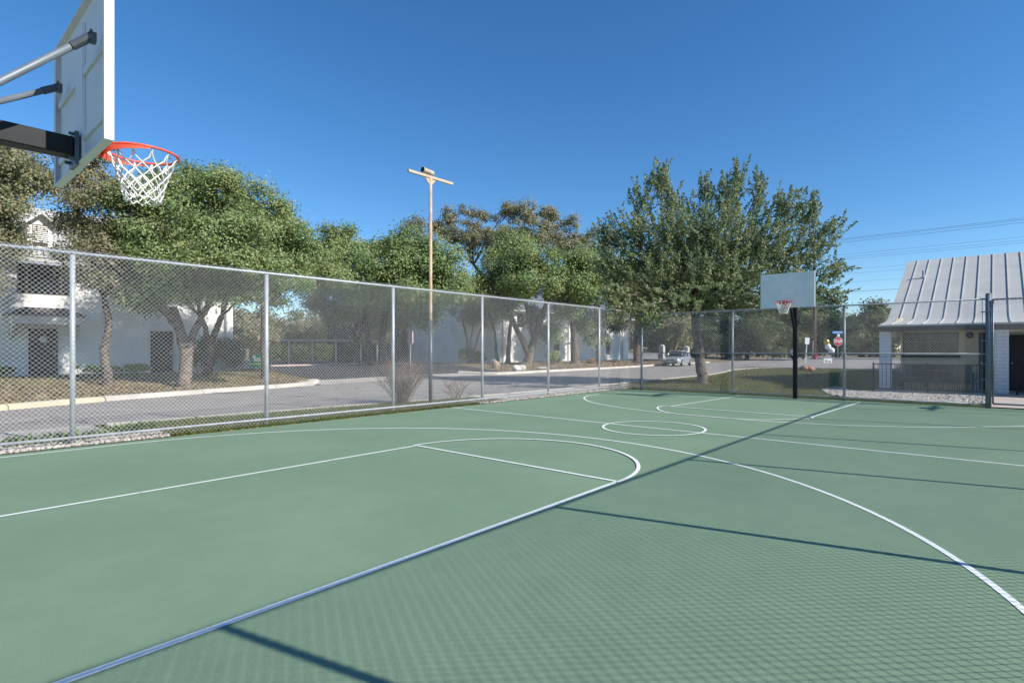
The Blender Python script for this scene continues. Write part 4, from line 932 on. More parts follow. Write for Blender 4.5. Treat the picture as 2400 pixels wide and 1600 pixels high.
# the tall feathery tree on the right, made of upright shoots
base = W(1645, 899, 24.6)
tf = thing('cedar_elm_tree', 'tall feathery tree with upright shoots and single trunk behind the far basket', 'tree', (base.x, base.y, 0), GRP)
mb = MB(); zt_ = 24.6
P = [W(1645, 902, zt_), W(1640, 840, zt_), W(1632, 780, zt_), W(1628, 720, zt_)]; P[0].z = -.1
mb.tube([P[0], P[0].lerp(P[1], .15)], [.36, .24], 10, False); limb(mb, P, .25, .17, .03, 10)
fork = P[-1]
TC = [(1450, 620, 24.2, 60, 50), (1470, 550, 24.6, 55, 45), (1505, 470, 25, 36, 42), (1555, 455, 24.6, 22, 32), (1600, 500, 25.2, 50, 45), (1655, 450, 25.4, 18, 34), (1705, 470, 25.2, 40, 55), (1729, 425, 25.2, 16, 38), (1775, 455, 25, 22, 36), (1770, 520, 25, 55, 45), (1832, 490, 24.8, 28, 40), (1895, 500, 24.4, 22, 36),
      (1560, 560, 24, 100, 70), (1680, 560, 24, 100, 70), (1790, 580, 24.2, 90, 60), (1520, 650, 23.5, 90, 50), (1630, 650, 23, 100, 55), (1730, 650, 23.4, 90, 50), (1840, 640, 24, 70, 55), (1890, 590, 24.2, 45, 55), (1910, 680, 24, 50, 35),
      (1500, 720, 23.6, 60, 22), (1570, 715, 23.4, 70, 22), (1720, 715, 23.8, 110, 26), (1850, 710, 24, 70, 26), (1640, 620, 25.6, 170, 75), (1935, 560, 24.2, 35, 40), (1955, 640, 24, 30, 30), (1945, 695, 24, 34, 14), (1870, 500, 24.6, 45, 40), (1545, 430, 25, 34, 26), (1420, 560, 24.6, 34, 26), (1600, 700, 22.6, 120, 30), (1760, 700, 23, 100, 30), (1485, 722, 20.6, 60, 22), (1535, 745, 20.4, 34, 14), (1440, 690, 22, 45, 30)]
for c in TC:
    q = W(*c[:3]); limb(mb, [fork.lerp(P[-2], random.uniform(0, .3)), fork.lerp(q, .45) + Vector((0, 0, .3)), q], .09, .02, .07, 6)
mb.build('trunk', M['bark'], tf, True)
Cs = []; Ns = []
ax = np.array(fork)
for c in TC:
    u, v, z, ru, rv = c; cc = np.array(W(u, v, z)); rx = ru * z / F; rz = rv * z / F
    ns = int(66 * rx * rz * random.uniform(.7, 1.2)) + 6
    for _ in range(ns):
        dd = unit(1)[0]; p = cc + (dd[0] * RG * rx + dd[1] * FW * (rx + rz) * .5 + dd[2] * UP * rz) * rng.uniform(0, 1) ** .45
        out = p - ax; out /= np.linalg.norm(out) + 1e-6
        dr_ = out * .7 + UP * .6 + rng.normal(size=3) * .45
        if p[2] > 7.2: dr_ = out * .45 + UP * .95 + rng.normal(size=3) * .3
        if p[2] < 4.2: dr_ = out * 1.0 - UP * .05 + rng.normal(size=3) * .45
        dr_ /= np.linalg.norm(dr_)
        L = rng.uniform(.4, 1.45) * (.8 + .35 * rng.uniform() ** 3); n = int(58 * L)
        t_ = rng.uniform(0, 1, n) ** .85; rad = .15 * (1 - t_) ** .7 + .03
        off = unit(n) * (rad * rng.uniform(.3, 1, n))[:, None]
        Cs.append(p + dr_ * (t_ * L)[:, None] - dr_ * L * .35 + off); Ns.append(off / .15 + UP * .5 + rng.normal(size=(n, 3)) * .6)
Cs = np.concatenate(Cs); Ns = np.concatenate(Ns)
fast('crown', leaf_quads(Cs, Ns, .062, .030).reshape(-1, 3), 4, ELM, tf)

# trees far beyond the street
def far_tree(label, u, v, z, clumps, m, dens=120, a=.2, bark='bark', r0=.3):
    tree('distant_tree', label, [[(u, v, z), (u + 2, (v + clumps[0][1]) / 2 + 20, z), (u, clumps[0][1] + 10, z)]], [(c[0], c[1], z + random.uniform(-3, 3), c[2], c[3]) + tuple(c[4:]) for c in clumps], m, dens, a, .6, bark, r0, (.7, 1.5), 4, .1, .7, 'distant trees beyond the street')
far_tree('distant tree seen between the car and the fence corner', 1560, 838, 80, [(1555, 770, 60, 45), (1540, 800, 60, 25), (1580, 740, 60, 40)], OLIVE)
far_tree('distant dark green tree right above the parked car', 1650, 838, 84, [(1650, 760, 60, 50), (1620, 800, 55, 25), (1680, 790, 50, 30)], DARKG)
far_tree('distant tree behind the mid rail left of the far basket pole', 1750, 838, 82, [(1745, 755, 65, 55), (1720, 800, 60, 28), (1790, 800, 60, 28)], DARKG)
far_tree('distant tree directly behind the far basket pole', 1860, 838, 80, [(1850, 750, 65, 55), (1820, 800, 60, 28), (1890, 800, 60, 30)], OLIVE)
far_tree('distant tree behind the stop sign', 1960, 836, 80, [(1955, 760, 60, 55), (1930, 800, 55, 32), (2000, 800, 50, 32)], DARKG)
far_tree('distant olive tree left of the clubhouse roof', 2040, 836, 72, [(2030, 760, 55, 45), (2060, 735, 35, 30, .7), (2090, 790, 60, 35), (2000, 800, 55, 28)], OLIVE)
far_tree('distant tree at left end of the row seen past the white wall', 1460, 836, 90, [(1440, 770, 60, 45), (1480, 790, 60, 35)], OLIVE)
far_tree('pale brown distant tree seen through the gap above the carport', 700, 850, 75, [(690, 780, 70, 45), (650, 800, 60, 30), (730, 755, 50, 35, .7)], OAKB)
far_tree('brown distant tree right of the sky gap beneath the oak crowns', 800, 850, 72, [(800, 765, 70, 50), (840, 730, 50, 40), (770, 800, 70, 30), (850, 790, 50, 40)], OAKB)
far_tree('distant tree at the left of the sky gap beneath the oak crowns', 590, 850, 70, [(580, 760, 60, 45), (540, 780, 60, 40), (620, 800, 50, 28)], OAKB)

# hedges
def hedge(label, pts, h, wdt, m, dens=900, a=.04, cat='hedge', name='hedge', group=None):
    c = Vector((sum(p[0] for p in pts) / len(pts), sum(p[1] for p in pts) / len(pts), 0)); c.z = Tz(c.x, c.y)
    t = thing(name, label, cat, c, group)
    L = sum(math.dist(pts[i], pts[i + 1]) for i in range(len(pts) - 1)); ns = int(L / .06) + 4
    P = np.array(pts, float); d_ = np.concatenate([[0], np.cumsum(np.linalg.norm(np.diff(P, axis=0), axis=1))])
    C = []; Nn = []; st = MB()
    for _ in range(ns):
        s_ = rng.uniform(0, d_[-1]); x = np.interp(s_, d_, P[:, 0]); y = np.interp(s_, d_, P[:, 1]); g0 = Tz(x, y)
        r = rng.uniform(.5, .75) * wdt / 2; cc = np.array([x + rng.uniform(-.2, .2) * wdt, y + rng.uniform(-.2, .2) * wdt, g0 + h * rng.uniform(.3, .85)])
        n = int(dens * r * r * 3.1); dd = unit(n); C.append(cc + dd * (r * rng.uniform(.4, 1, n) ** .5)[:, None] * np.array([1, 1, h / wdt * .8])); Nn.append(dd + UP * .4 + rng.normal(size=(n, 3)) * .4)
        if _ % 4 == 0: st.tube([(x, y, g0 - .05), (cc[0], cc[1], cc[2])], .012, 5)
    st.build('stem', M['bark'], t)
    fast('foliage', leaf_quads(np.concatenate(C), np.concatenate(Nn), a, a * .55).reshape(-1, 3), 4, m, t)
hedge('low green hedge at the foot of the white wall left of the door', [(-3, 26.4), (4.2, 26.4)], .40, .7, OAK)
hedge('low green hedge at the foot of the white wall between the two doors', [(6.5, 26.4), (9.2, 26.4)], .42, .7, OAK)
hedge('tall dark shrub hedge against the white wall right of the second door', [(11.2, 26.2), (13.6, 26.5)], 1.7, 1.1, DARKG, 800, .05)
hedge('taller dark shrub hedge behind the oak trunks left of the green sign', [(13.4, 29.8), (14.4, 31.2)], 1.35, 1.3, DARKG, 700, .055)
hedge('dark hedge beyond the carport posts at the end of the driveway', [tuple(W(640, 845, 50)[:2]), tuple(W(860, 845, 52)[:2])], 1.5, 1.6, DARKG, 260, .1)

for u, v, h_, lb in ((1098, 852, 1.3, 'green shrub by the left end of the long white wall'), (1128, 852, 1.0, 'low green shrub between the slender small tree and the tan boulder'), (1305, 851, 1.1, 'green shrub against the long white wall right of the leaning oak')):
    q = G(u, v, .38); hedge(lb, [(q.x - .5, q.y + .3), (q.x + .5, q.y + .3)], h_, 1.0, OAK, 420, .07, 'shrub', 'shrub', 'shrubs along the long white wall')
# bare shrubs by the fence
M['twig'] = mat('bare grey brown twigs', (.22, .155, .115), .9, 0, .3, 8)
def bare_shrub(label, x, y, h, n, spread):
    t = thing('bare_shrub', label, 'shrub', (x, y, Tz(x, y)), 'leafless shrubs by the left fence'); mb = MB()
    for _ in range(n):
        a_ = random.uniform(0, 6.28); s_ = random.uniform(.25, 1) * spread; hh = h * random.uniform(.55, 1.05)
        b0 = Vector((x + random.gauss(0, .06), y + random.gauss(0, .06), -.02)); tip = b0 + Vector((math.cos(a_) * s_, math.sin(a_) * s_, hh))
        m_ = b0.lerp(tip, .5) + Vector((random.gauss(0, .05), random.gauss(0, .05), .08 * hh)); pts = [b0, b0.lerp(m_, .6), m_, m_.lerp(tip, .5) + Vector((random.gauss(0, .04), random.gauss(0, .04), .03)), tip]
        mb.tube(pts, [.011, .009, .007, .005, .003], 4, False)
        for k in range(4):
            q = m_.lerp(tip, random.uniform(-.3, .8)); e = q + Vector((random.gauss(0, .16), random.gauss(0, .16), random.uniform(.08, .32)))
            mb.tube([q, q.lerp(e, .5) + Vector((0, 0, .02)), e], [.005, .004, .002], 3, False)
    mb.build('twigs', M['twig'], t)
bare_shrub('large leafless twiggy shrub between fence and kerb, left of the light pole', 10.15, 7.45, 1.3, 105, .9)
bare_shrub('small sparse leafless shrub just right of the light pole', 11.9, 7.2, .55, 18, .6)
def weeds(label, x, y, r, n):
    t = thing('weed_clump', label, 'weeds', (x, y, 0.02)); V = []
    for _ in range(n):
        a_ = rng.uniform(0, 6.28); d0 = r * rng.uniform(0, 1) ** .6; p = np.array([x + math.cos(a_) * d0 * 1.8, y + math.sin(a_) * d0 * .6, .02]); a2 = rng.uniform(0, 6.28); hh = rng.uniform(.05, .19)
        tip = p + np.array([math.cos(a2) * hh * .7, math.sin(a2) * hh * .7, hh]); sd = np.array([-math.sin(a2), math.cos(a2), 0]) * rng.uniform(.006, .02)
        m_ = (p + tip) / 2 + np.array([0, 0, hh * .15]); V += [p, m_ - sd, tip, m_ + sd]
    fast('leaves', np.array(V), 4, leaf_mat('bright weed leaves', [(.08, .15, .03), (.14, .24, .06), (.2, .28, .1)]), t)
weeds('bright green weeds growing in the gravel at the first fence post', 2.55, 6.5, .45, 420)
weeds('tuft of grass at the concrete pad edge behind the first fence bay', 3.9, 7.1, .2, 150)

# grass and litter (nobody could count them)
def blades(name, n, sampler, h, m, wdt=.006):
    xy = sampler(n); n = len(xy); z = T(xy[:, 0], xy[:, 1]) - .03; p = np.column_stack([xy, z]); a_ = rng.uniform(0, 6.28, n); hh = rng.uniform(.5, 1.2, n) * h
    lean = rng.uniform(.1, .8, n) * hh; dx, dy = np.cos(a_), np.sin(a_)
    tip = p + np.column_stack([dx * lean, dy * lean, hh + .02]); sd = np.column_stack([-dy, dx, np.zeros(n)]) * (wdt * rng.uniform(.6, 1.4, n))[:, None]
    V = np.stack([p - sd, p + sd, tip], 1).reshape(-1, 3)
    return kind(fast(name, V, 3, m), 'stuff')
GR = leaf_mat('dry green grass blades', [(.10, .12, .035), (.17, .17, .06), (.26, .22, .11), (.30, .25, .15), (.09, .13, .03)], .2, .8, .1)
GRG = leaf_mat('green grass blades', [(.07, .11, .025), (.12, .16, .04), (.20, .20, .07), (.10, .14, .03)], .2, .8, .1)
def vs(n):
    x = rng.uniform(3.4, 12.8, n); y = rng.uniform(5.95, 8.25, n); k = (y < neark(x) - .2) & ~((x < 4.2) & (rng.uniform(0, 1, n) < .6)); return np.column_stack([x[k], y[k]])
blades('grass', 60000, vs, .085, GRG)
def ls(n):
    x = 19.6 + 22 * rng.uniform(0, 1, n) ** 1.5; y = rng.uniform(-4, 8.4, n); q = np.column_stack([x, y]); k = (y < neark(x) - .15) & (x < 41) & ~((x > 23.9) & (y < -1.65)) & ~((x > 20.1) & (x < 26.0) & (y < -.2) & inside(q, GBED)); return q[k]
blades('grass', 60000, ls, .07, GR, .009)
blades('grass', 70000, ls, .075, GRG, .009)
blades('grass', 12000, lambda n: np.column_stack([rng.uniform(19.56, 20.1, n), rng.uniform(-4.9, 5.8, n)]), .09, GRG, .007)
def bs(n):
    x = rng.uniform(-4, 16, n); y = fark(x) + .5 + rng.uniform(0, 1, n) * 11; k = (y < 26.2); return np.column_stack([x[k], y[k]])
blades('grass', 30000, bs, .06, GR, .012)
LIT = leaf_mat('fallen dry leaves', [(.16, .10, .06), (.28, .19, .11), (.36, .27, .17), (.22, .15, .09)], .0, .9, .1)
def litter(n, sampler, a):
    xy = sampler(n); z = T(xy[:, 0], xy[:, 1]) - .012; C = np.column_stack([xy, z]); return kind(fast('leaf_litter', leaf_quads(C, UP + rng.normal(size=(len(C), 3)) * .35, a, a * .6).reshape(-1, 3), 4, LIT), 'stuff')
def bs2(n):
    x = np.concatenate([rng.uniform(-4, 14.5, n // 2), rng.uniform(25.5, 60, n - n // 2)]); y = fark(x) + .45 + rng.uniform(0, 1, n) ** 1.4 * 9; k = y < 27.8; return np.column_stack([x[k], y[k]])
litter(26000, bs2, .06)
litter(900, lambda n: np.column_stack([rng.uniform(4, 13, n), rng.normal(6.0, .12, n)]), .03)

# boulders and stones on the bank
def rock(name, label, p, r, m, sq, group='stones on the bank'):
    b = MB().sphere((p.x, p.y, p.z + r * sq[2] * .55), r, 12, 8, sq)
    rn = random.Random(int(p.x * 100)); cs = [Vector((rn.gauss(0, 1), rn.gauss(0, 1), rn.gauss(0, 1))).normalized() for _ in range(9)]; c = Vector((p.x, p.y, p.z + r * sq[2] * .55))
    out = []
    for v in b.v:
        d_ = (Vector(v) - c); n_ = d_.normalized() if d_.length > 0 else d_
        f = 1.0
        for q in cs:
            h_ = n_.dot(q)
            if h_ > .72: f *= .72 / h_
        out.append(tuple(c + d_ * f * rn.uniform(.97, 1.03)))
    b.v = out; o = b.build(name, m); tag(o, label, 'stone', group); return o
M['rock'] = mat('tan boulder stone', (.38, .29, .20), .95, 0, 0, 5, c2=(.24, .18, .13), bump=.6)
M['pale_rock'] = mat('pale limestone', (.55, .51, .44), .95, 0, .15, 5, bump=.5)
M['red_rock'] = mat('reddish sandstone', (.40, .20, .13), .95, 0, .3, 6, bump=.5)
for u, v, r, m, sq, lb in ((1160, 864, .42, 'rock', (1, 1, 1), 'tan upright boulder on the bank, left of the leaning oak'), (1217, 868, .45, 'pale_rock', (1.3, 1, .9), 'pale boulder at the foot of the leaning oak'), (1262, 868, .33, 'pale_rock', (1.5, .8, .35), 'flat white stone right of the leaning oak'), (1272, 862, .36, 'pale_rock', (1.8, .8, .2), 'thin white slab behind the flat white stone')):
    q = G(u, v, .15); q.z = Tz(q.x, q.y); rock('boulder', lb, q, r, M[m], sq)
for u, v, r, lb in ((1886, 862, .34, 'reddish rock at the left of the pile near the street corner'), (1895, 862, .3, 'reddish rock in the middle of the pile near the street corner'), (1902, 863, .24, 'smallest reddish rock of the pile near the street corner')):
    q = G(u, v, .35); q.z = Tz(q.x, q.y); rock('boulder', lb, q, r, M['red_rock'], (1.3, 1, .7), 'reddish rocks near the street corner')

# ------------------------------------------------------------------ car
def make_car():
    c = G(1592, 858.0, .02)
    t = thing('parked_car', 'silver four-door sedan parked at the far kerb facing the camera', 'car', (49.3, 17.75, .02)); t['_local'] = 1
    paintm = mat('silver car paint', (.50, .51, .53), .28, .6, .04, 3, spec=.6); glass = mat('car glass', (.03, .035, .04), .05, 0, .1, 2, spec=.8); tyre = mat('tyre rubber', (.02, .02, .02), .9); rimm = mat('alloy wheel', (.55, .56, .57), .35, .6); blk = mat('black plastic', (.02, .02, .022), .6)
    # stations from the front (x = -2.25) to the rear
    ST = [(-2.25, .30, .62, .60), (-2.18, .22, .70, .76), (-1.9, .19, .78, .84), (-1.4, .19, .86, .875), (-.95, .19, .94, .885), (0, .19, .97, .89), (1.0, .19, .98, .885), (1.55, .20, 1.0, .86), (2.05, .24, .99, .80), (2.25, .34, .90, .68)]
    vs = []; n = 10
    for x, zb, zt, hw in ST:
        zm = (zb + zt) * .5
        vs += [(x, -hw * .86, zb), (x, -hw * .98, zb + .1), (x, -hw, zm), (x, -hw * .95, zt - .08), (x, -hw * .80, zt), (x, hw * .80, zt), (x, hw * .95, zt - .08), (x, hw, zm), (x, hw * .98, zb + .1), (x, hw * .86, zb)]
    fs = [tuple(range(n)), tuple(range((len(ST) - 1) * n, len(ST) * n))[::-1]]
    for i in range(len(ST) - 1):
        for k in range(n): fs.append((i * n + k, (i + 1) * n + k, (i + 1) * n + (k + 1) % n, i * n + (k + 1) % n))
    b = MB().add(vs, fs); body = b.build('body', paintm, t, True); sb = body.modifiers.new('Subsurf', 'SUBSURF'); sb.levels = 1; sb.render_levels = 2
    # greenhouse: belt ring and roof ring
    belt = [(-1.02, .70), (-.2, .80), (.9, .79), (1.62, .66)]; roof = [(-.32, .56), (.15, .60), (.75, .59), (1.05, .54)]
    vs = [(x, -y, .93) for x, y in belt] + [(x, y, .93) for x, y in belt[::-1]] + [(x, -y, 1.40 - abs(x - .35) * .03) for x, y in roof] + [(x, y, 1.40 - abs(x - .35) * .03) for x, y in roof[::-1]]
    fs = [(8, 9, 10, 11, 12, 13, 14, 15)] + [(i, (i + 1) % 8, 8 + (i + 1) % 8, 8 + i) for i in range(8)]
    MB().add(vs, fs).build('windows', glass, t, True)
    rb = MB(); rv = [(x * 1.02, -y * 1.03, 1.405 - abs(x - .35) * .03) for x, y in roof] + [(x * 1.02, y * 1.03, 1.405 - abs(x - .35) * .03) for x, y in roof[::-1]]
    rb.add(rv + [(p[0] * .9 + .03, p[1] * .86, 1.445) for p in rv], [(0, 1, 2, 3, 4, 5, 6, 7)[::-1], tuple(range(8, 16))] + [(i, (i + 1) % 8, 8 + (i + 1) % 8, 8 + i) for i in range(8)])
    for sg in (-1, 1):
        for (bx, by), (rx_, ry_), w_ in ((belt[0], roof[0], .07), ((.33, .80), (.40, .60), .07), (belt[3], roof[3], .10)):
            rb.bar((bx, sg * (by + .012), .93), (rx_, sg * (ry_ + .015), 1.405), w_, .03, (0, sg, 0))
    rb.build('roof', paintm, t, True)
    for x in (-1.38, 1.33):
        for sg in (-1, 1):
            w_ = MB().tube([(x, sg * .70, .315), (x, sg * .90, .315)], .315, 22).build('wheel', tyre, t)
            rr = MB().tube([(x, sg * .88, .315), (x, sg * .912, .315)], .205, 18)
            rr.build('rim', rimm, w_)
    for sg in (-1, 1):
        MB().sphere((-2.12, sg * .60, .66), .13, 10, 8, (.7, 1.25, .62)).build('headlight', mat('headlight lens', (.75, .76, .76), .1, 0, .05, 3), t, True)
        MB().box(-.86, -.70, *sorted((sg * .86, sg * 1.02)), .95, 1.08).build('wing_mirror', paintm, t, bevel=.03)
        MB().box(-2.255, -2.20, *sorted((sg * .40, sg * .62)), .36, .44).build('fog_light', blk, t)
    MB().box(-2.285, -2.22, -.36, .36, .50, .58).build('grille', blk, t)
    MB().box(-2.285, -2.22, -.55, .55, .30, .37).build('air_intake', blk, t)
    MB().box(-2.30, -2.27, -.17, .17, .40, .49).build('number_plate', M['white_paint'], t)
    for x in (-.10, .85): MB().box(x, x + .14, -.905, -.88, .80, .83).build('door_handle', paintm, t)
    t.rotation_euler.z = R(9)
make_car()

# ------------------------------------------------------------------ small street things
red = mat('red sign sheeting', (.50, .02, .03), .45, 0, .05, 4); white = mat('white sign sheeting', (.80, .80, .79), .45, 0, .03, 4); blue = mat('blue sign sheeting', (.06, .22, .50), .45, 0, .05, 4); gpost = M['galv']
def facing(o):    # turn a flat sign so that it faces back along the street toward the court
    o.rotation_euler.z = YAW + math.pi / 2 + math.pi
zs = 49.0
p = W(1964, 800, zs); gz = Tz(p.x, p.y)
t = thing('stop_sign', 'red octagonal STOP sign on a thin post under a blue street name sign', 'stop sign', (p.x, p.y, gz)); t['_local'] = 1
H0 = p.z - gz; rs = .415
oc = lambda r: [(r * math.cos(R(22.5 + 45 * k)), r * math.sin(R(22.5 + 45 * k))) for k in range(8)]
def plate(pts, y0, y1, zc, xc=0): n = len(pts); return MB().add([(xc + x, y0, zc + z) for x, z in pts] + [(xc + x, y1, zc + z) for x, z in pts], [tuple(range(n)), tuple(range(n, 2 * n))[::-1]] + [(i, n + i, n + (i + 1) % n, (i + 1) % n) for i in range(n)])
f = plate(oc(rs), -.012, 0, H0).build('sign_border', white, t)
q = plate(oc(rs * .93), -.018, -.0125, H0).build('sign_face', red, f)
tm = text_mesh('STOP', .36); o = link('lettering', tm, white, q); o.rotation_euler = (math.pi / 2, 0, 0); o.location = (0, -.021, H0 + .0); o.scale = (.82, 1.0, 1)
MB().tube([(0, .03, 0), (0, .03, H0 + .95)], .03, 8).build('post', gpost, t)
ns = MB().box(-.52, .52, -.015, 0, H0 + .70, H0 + .93).build('street_name_sign', blue, t)
l_ = MB()
for k in range(9): l_.box(-.42 + k * .09, -.375 + k * .09, -.02, -.0155, H0 + .77, H0 + (.86 if k % 3 else .84))
l_.build('street_lettering', white, ns)
MB().box(-.06, .14, -.03, .06, H0 + .45, H0 + .66).build('sign_bracket', white, t)
facing(t)

def balloon(u, v, z, r, m, label):
    p = W(u, v, z); g0 = Tz(p.x, p.y); t = thing('balloon', label, 'balloon', (p.x, p.y, p.z - r), 'balloons tied up near the stop sign')
    MB().sphere(p, r, 16, 11, (1, 1, 1.08)).build('balloon_skin', m, t, True)
    q = W(1943, 838, z); MB().tube([(p.x, p.y, p.z - r), ((p.x + q.x) / 2, (p.y + q.y) / 2, (p.z + q.z) / 2 - .15), (q.x, q.y, q.z)], .004, 4).build('string', white, t)
zb_ = 44
gold = mat('gold foil', (.65, .42, .08), .2, .7, .1, 4); wb_ = mat('white balloon rubber', (.80, .80, .82), .25, 0, .03, 3)
balloon(1937, 801, zb_, .235, gold, 'shiny gold balloon at the top of the bunch left of the stop sign')
balloon(1940.5, 812, zb_, .235, wb_, 'white balloon just beneath the gold balloon')
balloon(1949, 821.5, zb_, .235, wb_, 'lowest white balloon of the bunch, at the mid rail')
p = W(1861, 825, 44); t = thing('balloon', 'single white balloon just left of the far basket pole', 'balloon', (p.x, p.y, p.z - .27), 'balloons tied up near the stop sign')
MB().sphere(p, .27, 16, 11, (1, 1, 1.05)).build('balloon_skin', wb_, t, True); MB().tube([(p.x, p.y, p.z - .27), (p.x + .05, p.y, Tz(p.x, p.y) + .2)], .004, 4).build('string', white, t)

def yard_sign(u, v, z, w_, h_, zc, label, m, name='yard_sign', tilt=0., posth=None, cat='sign'):
    p = W(u, v, z); g0 = Tz(p.x, p.y); t = thing(name, label, cat, (p.x, p.y, g0)); t['_local'] = 1
    MB().box(-w_ / 2, w_ / 2, -.02, 0, zc - h_ / 2, zc + h_ / 2).build('panel', m, t)
    MB().box(-.03, .03, .001, .04, 0, zc + h_ / 2 - .01).build('post', M['trim'], t)
    facing(t); t.rotation_euler.y = tilt
    return t
yard_sign(1888, 850, 42, .34, .5, 1.72, 'small tilted white sign on a thin leaning post right of the basket pole', white, tilt=R(4))
t = thing('sign_post', 'thin post with narrow red and white marker left of the balloons', 'sign post', tuple(W(1905, 843, 50)[:2]) + (Tz(*W(1905, 843, 50)[:2]),)); q = t.location.copy()
MB().tube([q, q + Vector((0, 0, 1.55))], .03, 6).build('post', M['trim'], t); MB().box(q.x - .05, q.x + .05, q.y - .05, q.y + .05, q.z + 1.2, q.z + 1.75).build('marker', mat('pink red marker', (.62, .30, .28), .6), t)
t = thing('fire_hydrant', 'small red fire hydrant beyond the kerb left of the stop sign', 'hydrant', tuple(W(1911, 843, 52)[:2]) + (Tz(*W(1911, 843, 52)[:2]),)); q = t.location.copy()
b = MB().tube([q, q + Vector((0, 0, .08)), q + Vector((0, 0, .09)), q + Vector((0, 0, .52))], [.15, .15, .10, .10], 12).sphere(q + Vector((0, 0, .54)), .12, 12, 6, (1, 1, .8)); b.build('barrel', red, t, True)
for dx, dy in ((.16, 0), (-.16, 0), (0, -.17)): MB().tube([q + Vector((dx * .4, dy * .4, .38)), q + Vector((dx, dy, .38))], .055, 8).build('outlet', red, t)
t = yard_sign(1940, 850, 41, .62, .34, .22, 'low white board sign with dark marks under the balloon bunch', white)
l_ = MB(); l_.bar((-.2, -.024, .12), (-.02, -.024, .3), .004, .05, (0, 1, 0)).bar((-.02, -.026, .12), (-.2, -.026, .3), .004, .05, (0, 1, 0)); l_.box(.05, .2, -.026, -.021, .1, .2); l_.build('marking', M['steel'], t)
# green yard sign
t = yard_sign(600, 862, 31, .68, .72, .46, 'green yard sign with white panels and yellow stripe beside the dark oak trunk', mat('green sign board', (.02, .30, .17), .5), 'yard_sign')
MB().box(-.34, .34, -.026, -.021, .28, .34).build('stripe', mat('yellow stripe', (.75, .55, .12), .5), t)
q = MB().box(-.10, .33, -.026, -.021, .46, .64).build('white_panel', white, t); MB().box(-.18, -.02, -.027, -.0215, .645, .76).build('white_tab', white, t)
o = link('lettering', text_mesh('WIN', .15, .002), mat('orange lettering', (.55, .22, .08), .6), q); o.rotation_euler = (math.pi / 2, 0, 0); o.location = (.12, -.03, .55)
# street things across the road
M['masonry'] = mat('grey masonry render', (.42, .41, .39), .9, 0, .1, 3)
t = thing('sign_post', 'thin post with pinkish sign seen edge-on in front of the dark brown building', 'sign post', tuple(W(962, 852, 33)[:2]) + (.3,)); q = t.location.copy(); q.z = Tz(q.x, q.y); t.location.z = q.z
MB().tube([q, q + Vector((0, 0, 2.45))], .025, 6).build('post', gpost, t); MB().box(q.x - .04, q.x + .04, q.y - .23, q.y + .23, q.z + 1.75, q.z + 2.45).build('sign_panel', mat('pink edge sign', (.55, .36, .36), .6), t)
for u, lb in ((1551.5, 'grey masonry pillar with rounded top left behind the parked car'), (1609, 'grey masonry pillar with rounded top right behind the parked car')):
    p = G(u, 840, .42); g0 = Tz(p.x, p.y); t = thing('masonry_pillar', lb, 'pillar', (p.x, p.y, g0), 'masonry pillars of the low street wall')
    MB().box(p.x - .3, p.x + .3, p.y - .3, p.y + .3, g0 - .1, g0 + 1.65).build('shaft', M['masonry'], t); MB().sphere((p.x, p.y, g0 + 1.65), .33, 12, 6, (1, 1, .55)).build('cap', M['masonry'], t, True)
pa = G(1440, 840, .42); pb = G(1548, 840, .42)
t = thing('low_wall', 'low grey masonry wall along the street left of the parked car', 'wall', pa); MB().bar((pa.x, pa.y, pa.z + .25), (pb.x, pb.y, pb.z + .25), .25, .72).build('wall', mat('grey masonry', (.33, .33, .34), .9, 0, .1, 3), t); MB().bar((pa.x, pa.y, pa.z + .645), (pb.x, pb.y, pb.z + .645), .32, .07).build('coping', M['trim'], t)
p = W(1450, 835, 62); g0 = Tz(p.x, p.y); t = thing('white_post', 'slender white post on the bank right of the long white building', 'post', (p.x, p.y, g0)); MB().tube([(p.x, p.y, g0 - .05), (p.x + .25, p.y, g0 + 2.9)], .07, 8).build('shaft', white, t); MB().sphere((p.x + .25, p.y, g0 + 2.9), .09, 8, 6).build('cap', white, t)
p = W(1385, 846, 52); g0 = Tz(p.x, p.y); t = thing('flowering_plant', 'low orange flowering plant at the foot of the white wall', 'plant', (p.x, p.y, g0))
n = 260; dd = unit(n); fast('flowers', leaf_quads(np.array([p.x, p.y, g0 + .25]) + dd * np.array([.6, .4, .22]), dd + UP, .06, .04).reshape(-1, 3), 4, leaf_mat('orange petals', [(.45, .14, .05), (.6, .22, .08), (.10, .13, .04)]), t)
n = 200; dd = unit(n); fast('leaves', leaf_quads(np.array([p.x, p.y, g0 + .18]) + dd * np.array([.6, .4, .16]), dd + UP, .07, .04).reshape(-1, 3), 4, DARKG, t)

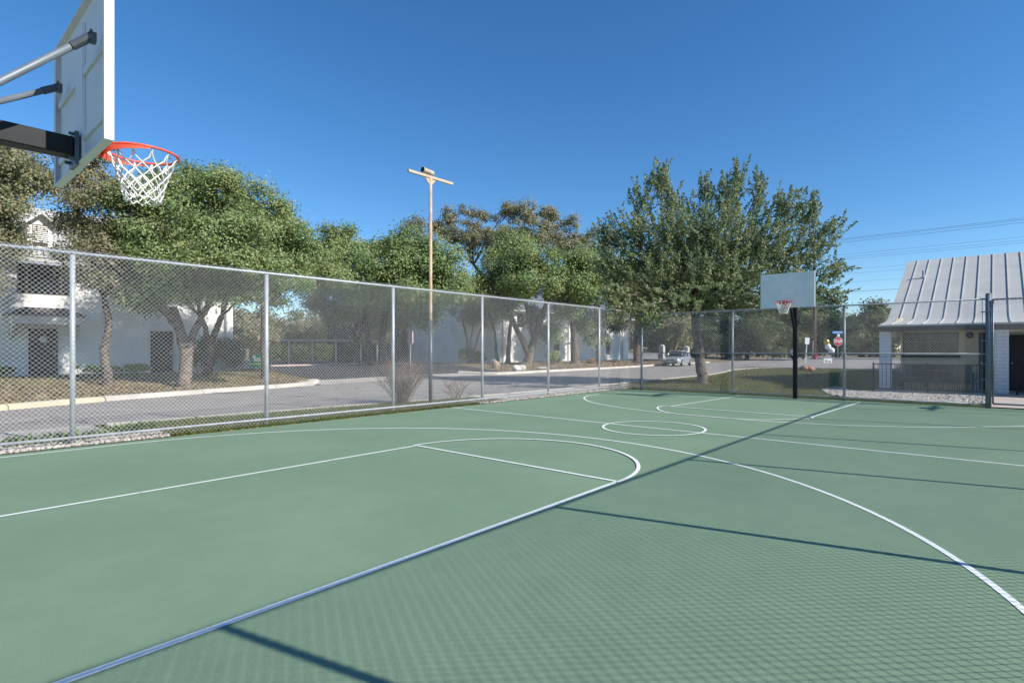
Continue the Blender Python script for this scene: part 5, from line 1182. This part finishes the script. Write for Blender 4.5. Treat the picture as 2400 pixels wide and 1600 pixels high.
# utility poles and power lines
M['wood'] = mat('weathered wooden pole', (.20, .12, .08), .9, 0, .3, 5, bump=.3)
px_, py_ = 60.0, PX(1909, 843, 60.0)[0]
gz = Tz(px_, py_)
t = thing('utility_pole', 'tall brown wooden utility pole behind the far backboard', 'utility pole', (px_, py_, gz), 'utility poles beyond the street')
MB().tube([(px_, py_, gz - .1), (px_, py_, 13.2)], [.17, .12], 10).build('pole', M['wood'], t, True)
for z in (12.2, 10.7): MB().box(px_ - 1.2, px_ + 1.2, py_ + .12, py_ + .24, z - .06, z + .06).build('crossarm', M['wood'], t)
p = W(1637, 832, 62); gz = Tz(p.x, p.y)
t = thing('utility_pole', 'reddish utility pole partly hidden by the tall feathery tree trunk', 'utility pole', (p.x, p.y, gz), 'utility poles beyond the street')
MB().tube([(p.x, p.y, gz - .1), (p.x, p.y, 9.2)], [.17, .13], 10).build('pole', mat('reddish wooden pole', (.22, .12, .085), .9, 0, .3, 5), t, True)
a = W(1572, 830, 62); a.z = Tz(a.x, a.y); b = a + (Vector((p.x, p.y, 8.6)) - a) * .36
MB().tube([a, Vector((p.x, p.y, 8.6))], .012, 5).build('guy_wire', M['steel'], t); MB().tube([a, a.lerp(b, .8)], .05, 6).build('guy_guard', mat('yellow guard', (.60, .38, .08), .6), t)
LN = [(553.9, 0, 'top line of the upper bundle of three', 1.0), (557.0, .5, 'middle line of the upper bundle of three', 1.0), (562.7, .9, 'lowest line of the upper bundle of three', 1.), (591.8, -.8, 'top line of the middle bundle of three', .7), (598.4, -.2, 'middle line of the middle bundle of three', .7), (603.5, .4, 'lowest line of the middle bundle of three', .7), (629, .2, 'faint line first beneath the middle bundle', .55), (639, 0, 'faint line second beneath the middle bundle', .6), (659, -.1, 'faint line third beneath the middle bundle', .55), (682, .1, 'thick lowest line meeting the clubhouse roof edge', 1.3)]
wirem = mat('power line cable', (.10, .12, .15), .6)
for v, dx, lb, th in LN:
    X = px_ + dx; y0, z0 = PX(2020, v, X); y2 = -40.0
    y1 = py_ + .18; zt_ = z0; pts = []
    for k in range(25):
        s_ = k / 24; y = y1 + (y2 - y1) * s_; pts.append((X, y, zt_ + (.9 * ((s_ - .22) ** 2 - .05) if v < 620 else .25 * ((s_ - .22) ** 2))))
    t = tag(MB().tube(pts, .012 * th, 5).build('power_line', wirem), 'thin dark power line, ' + lb, 'power line', 'power lines above the clubhouse')
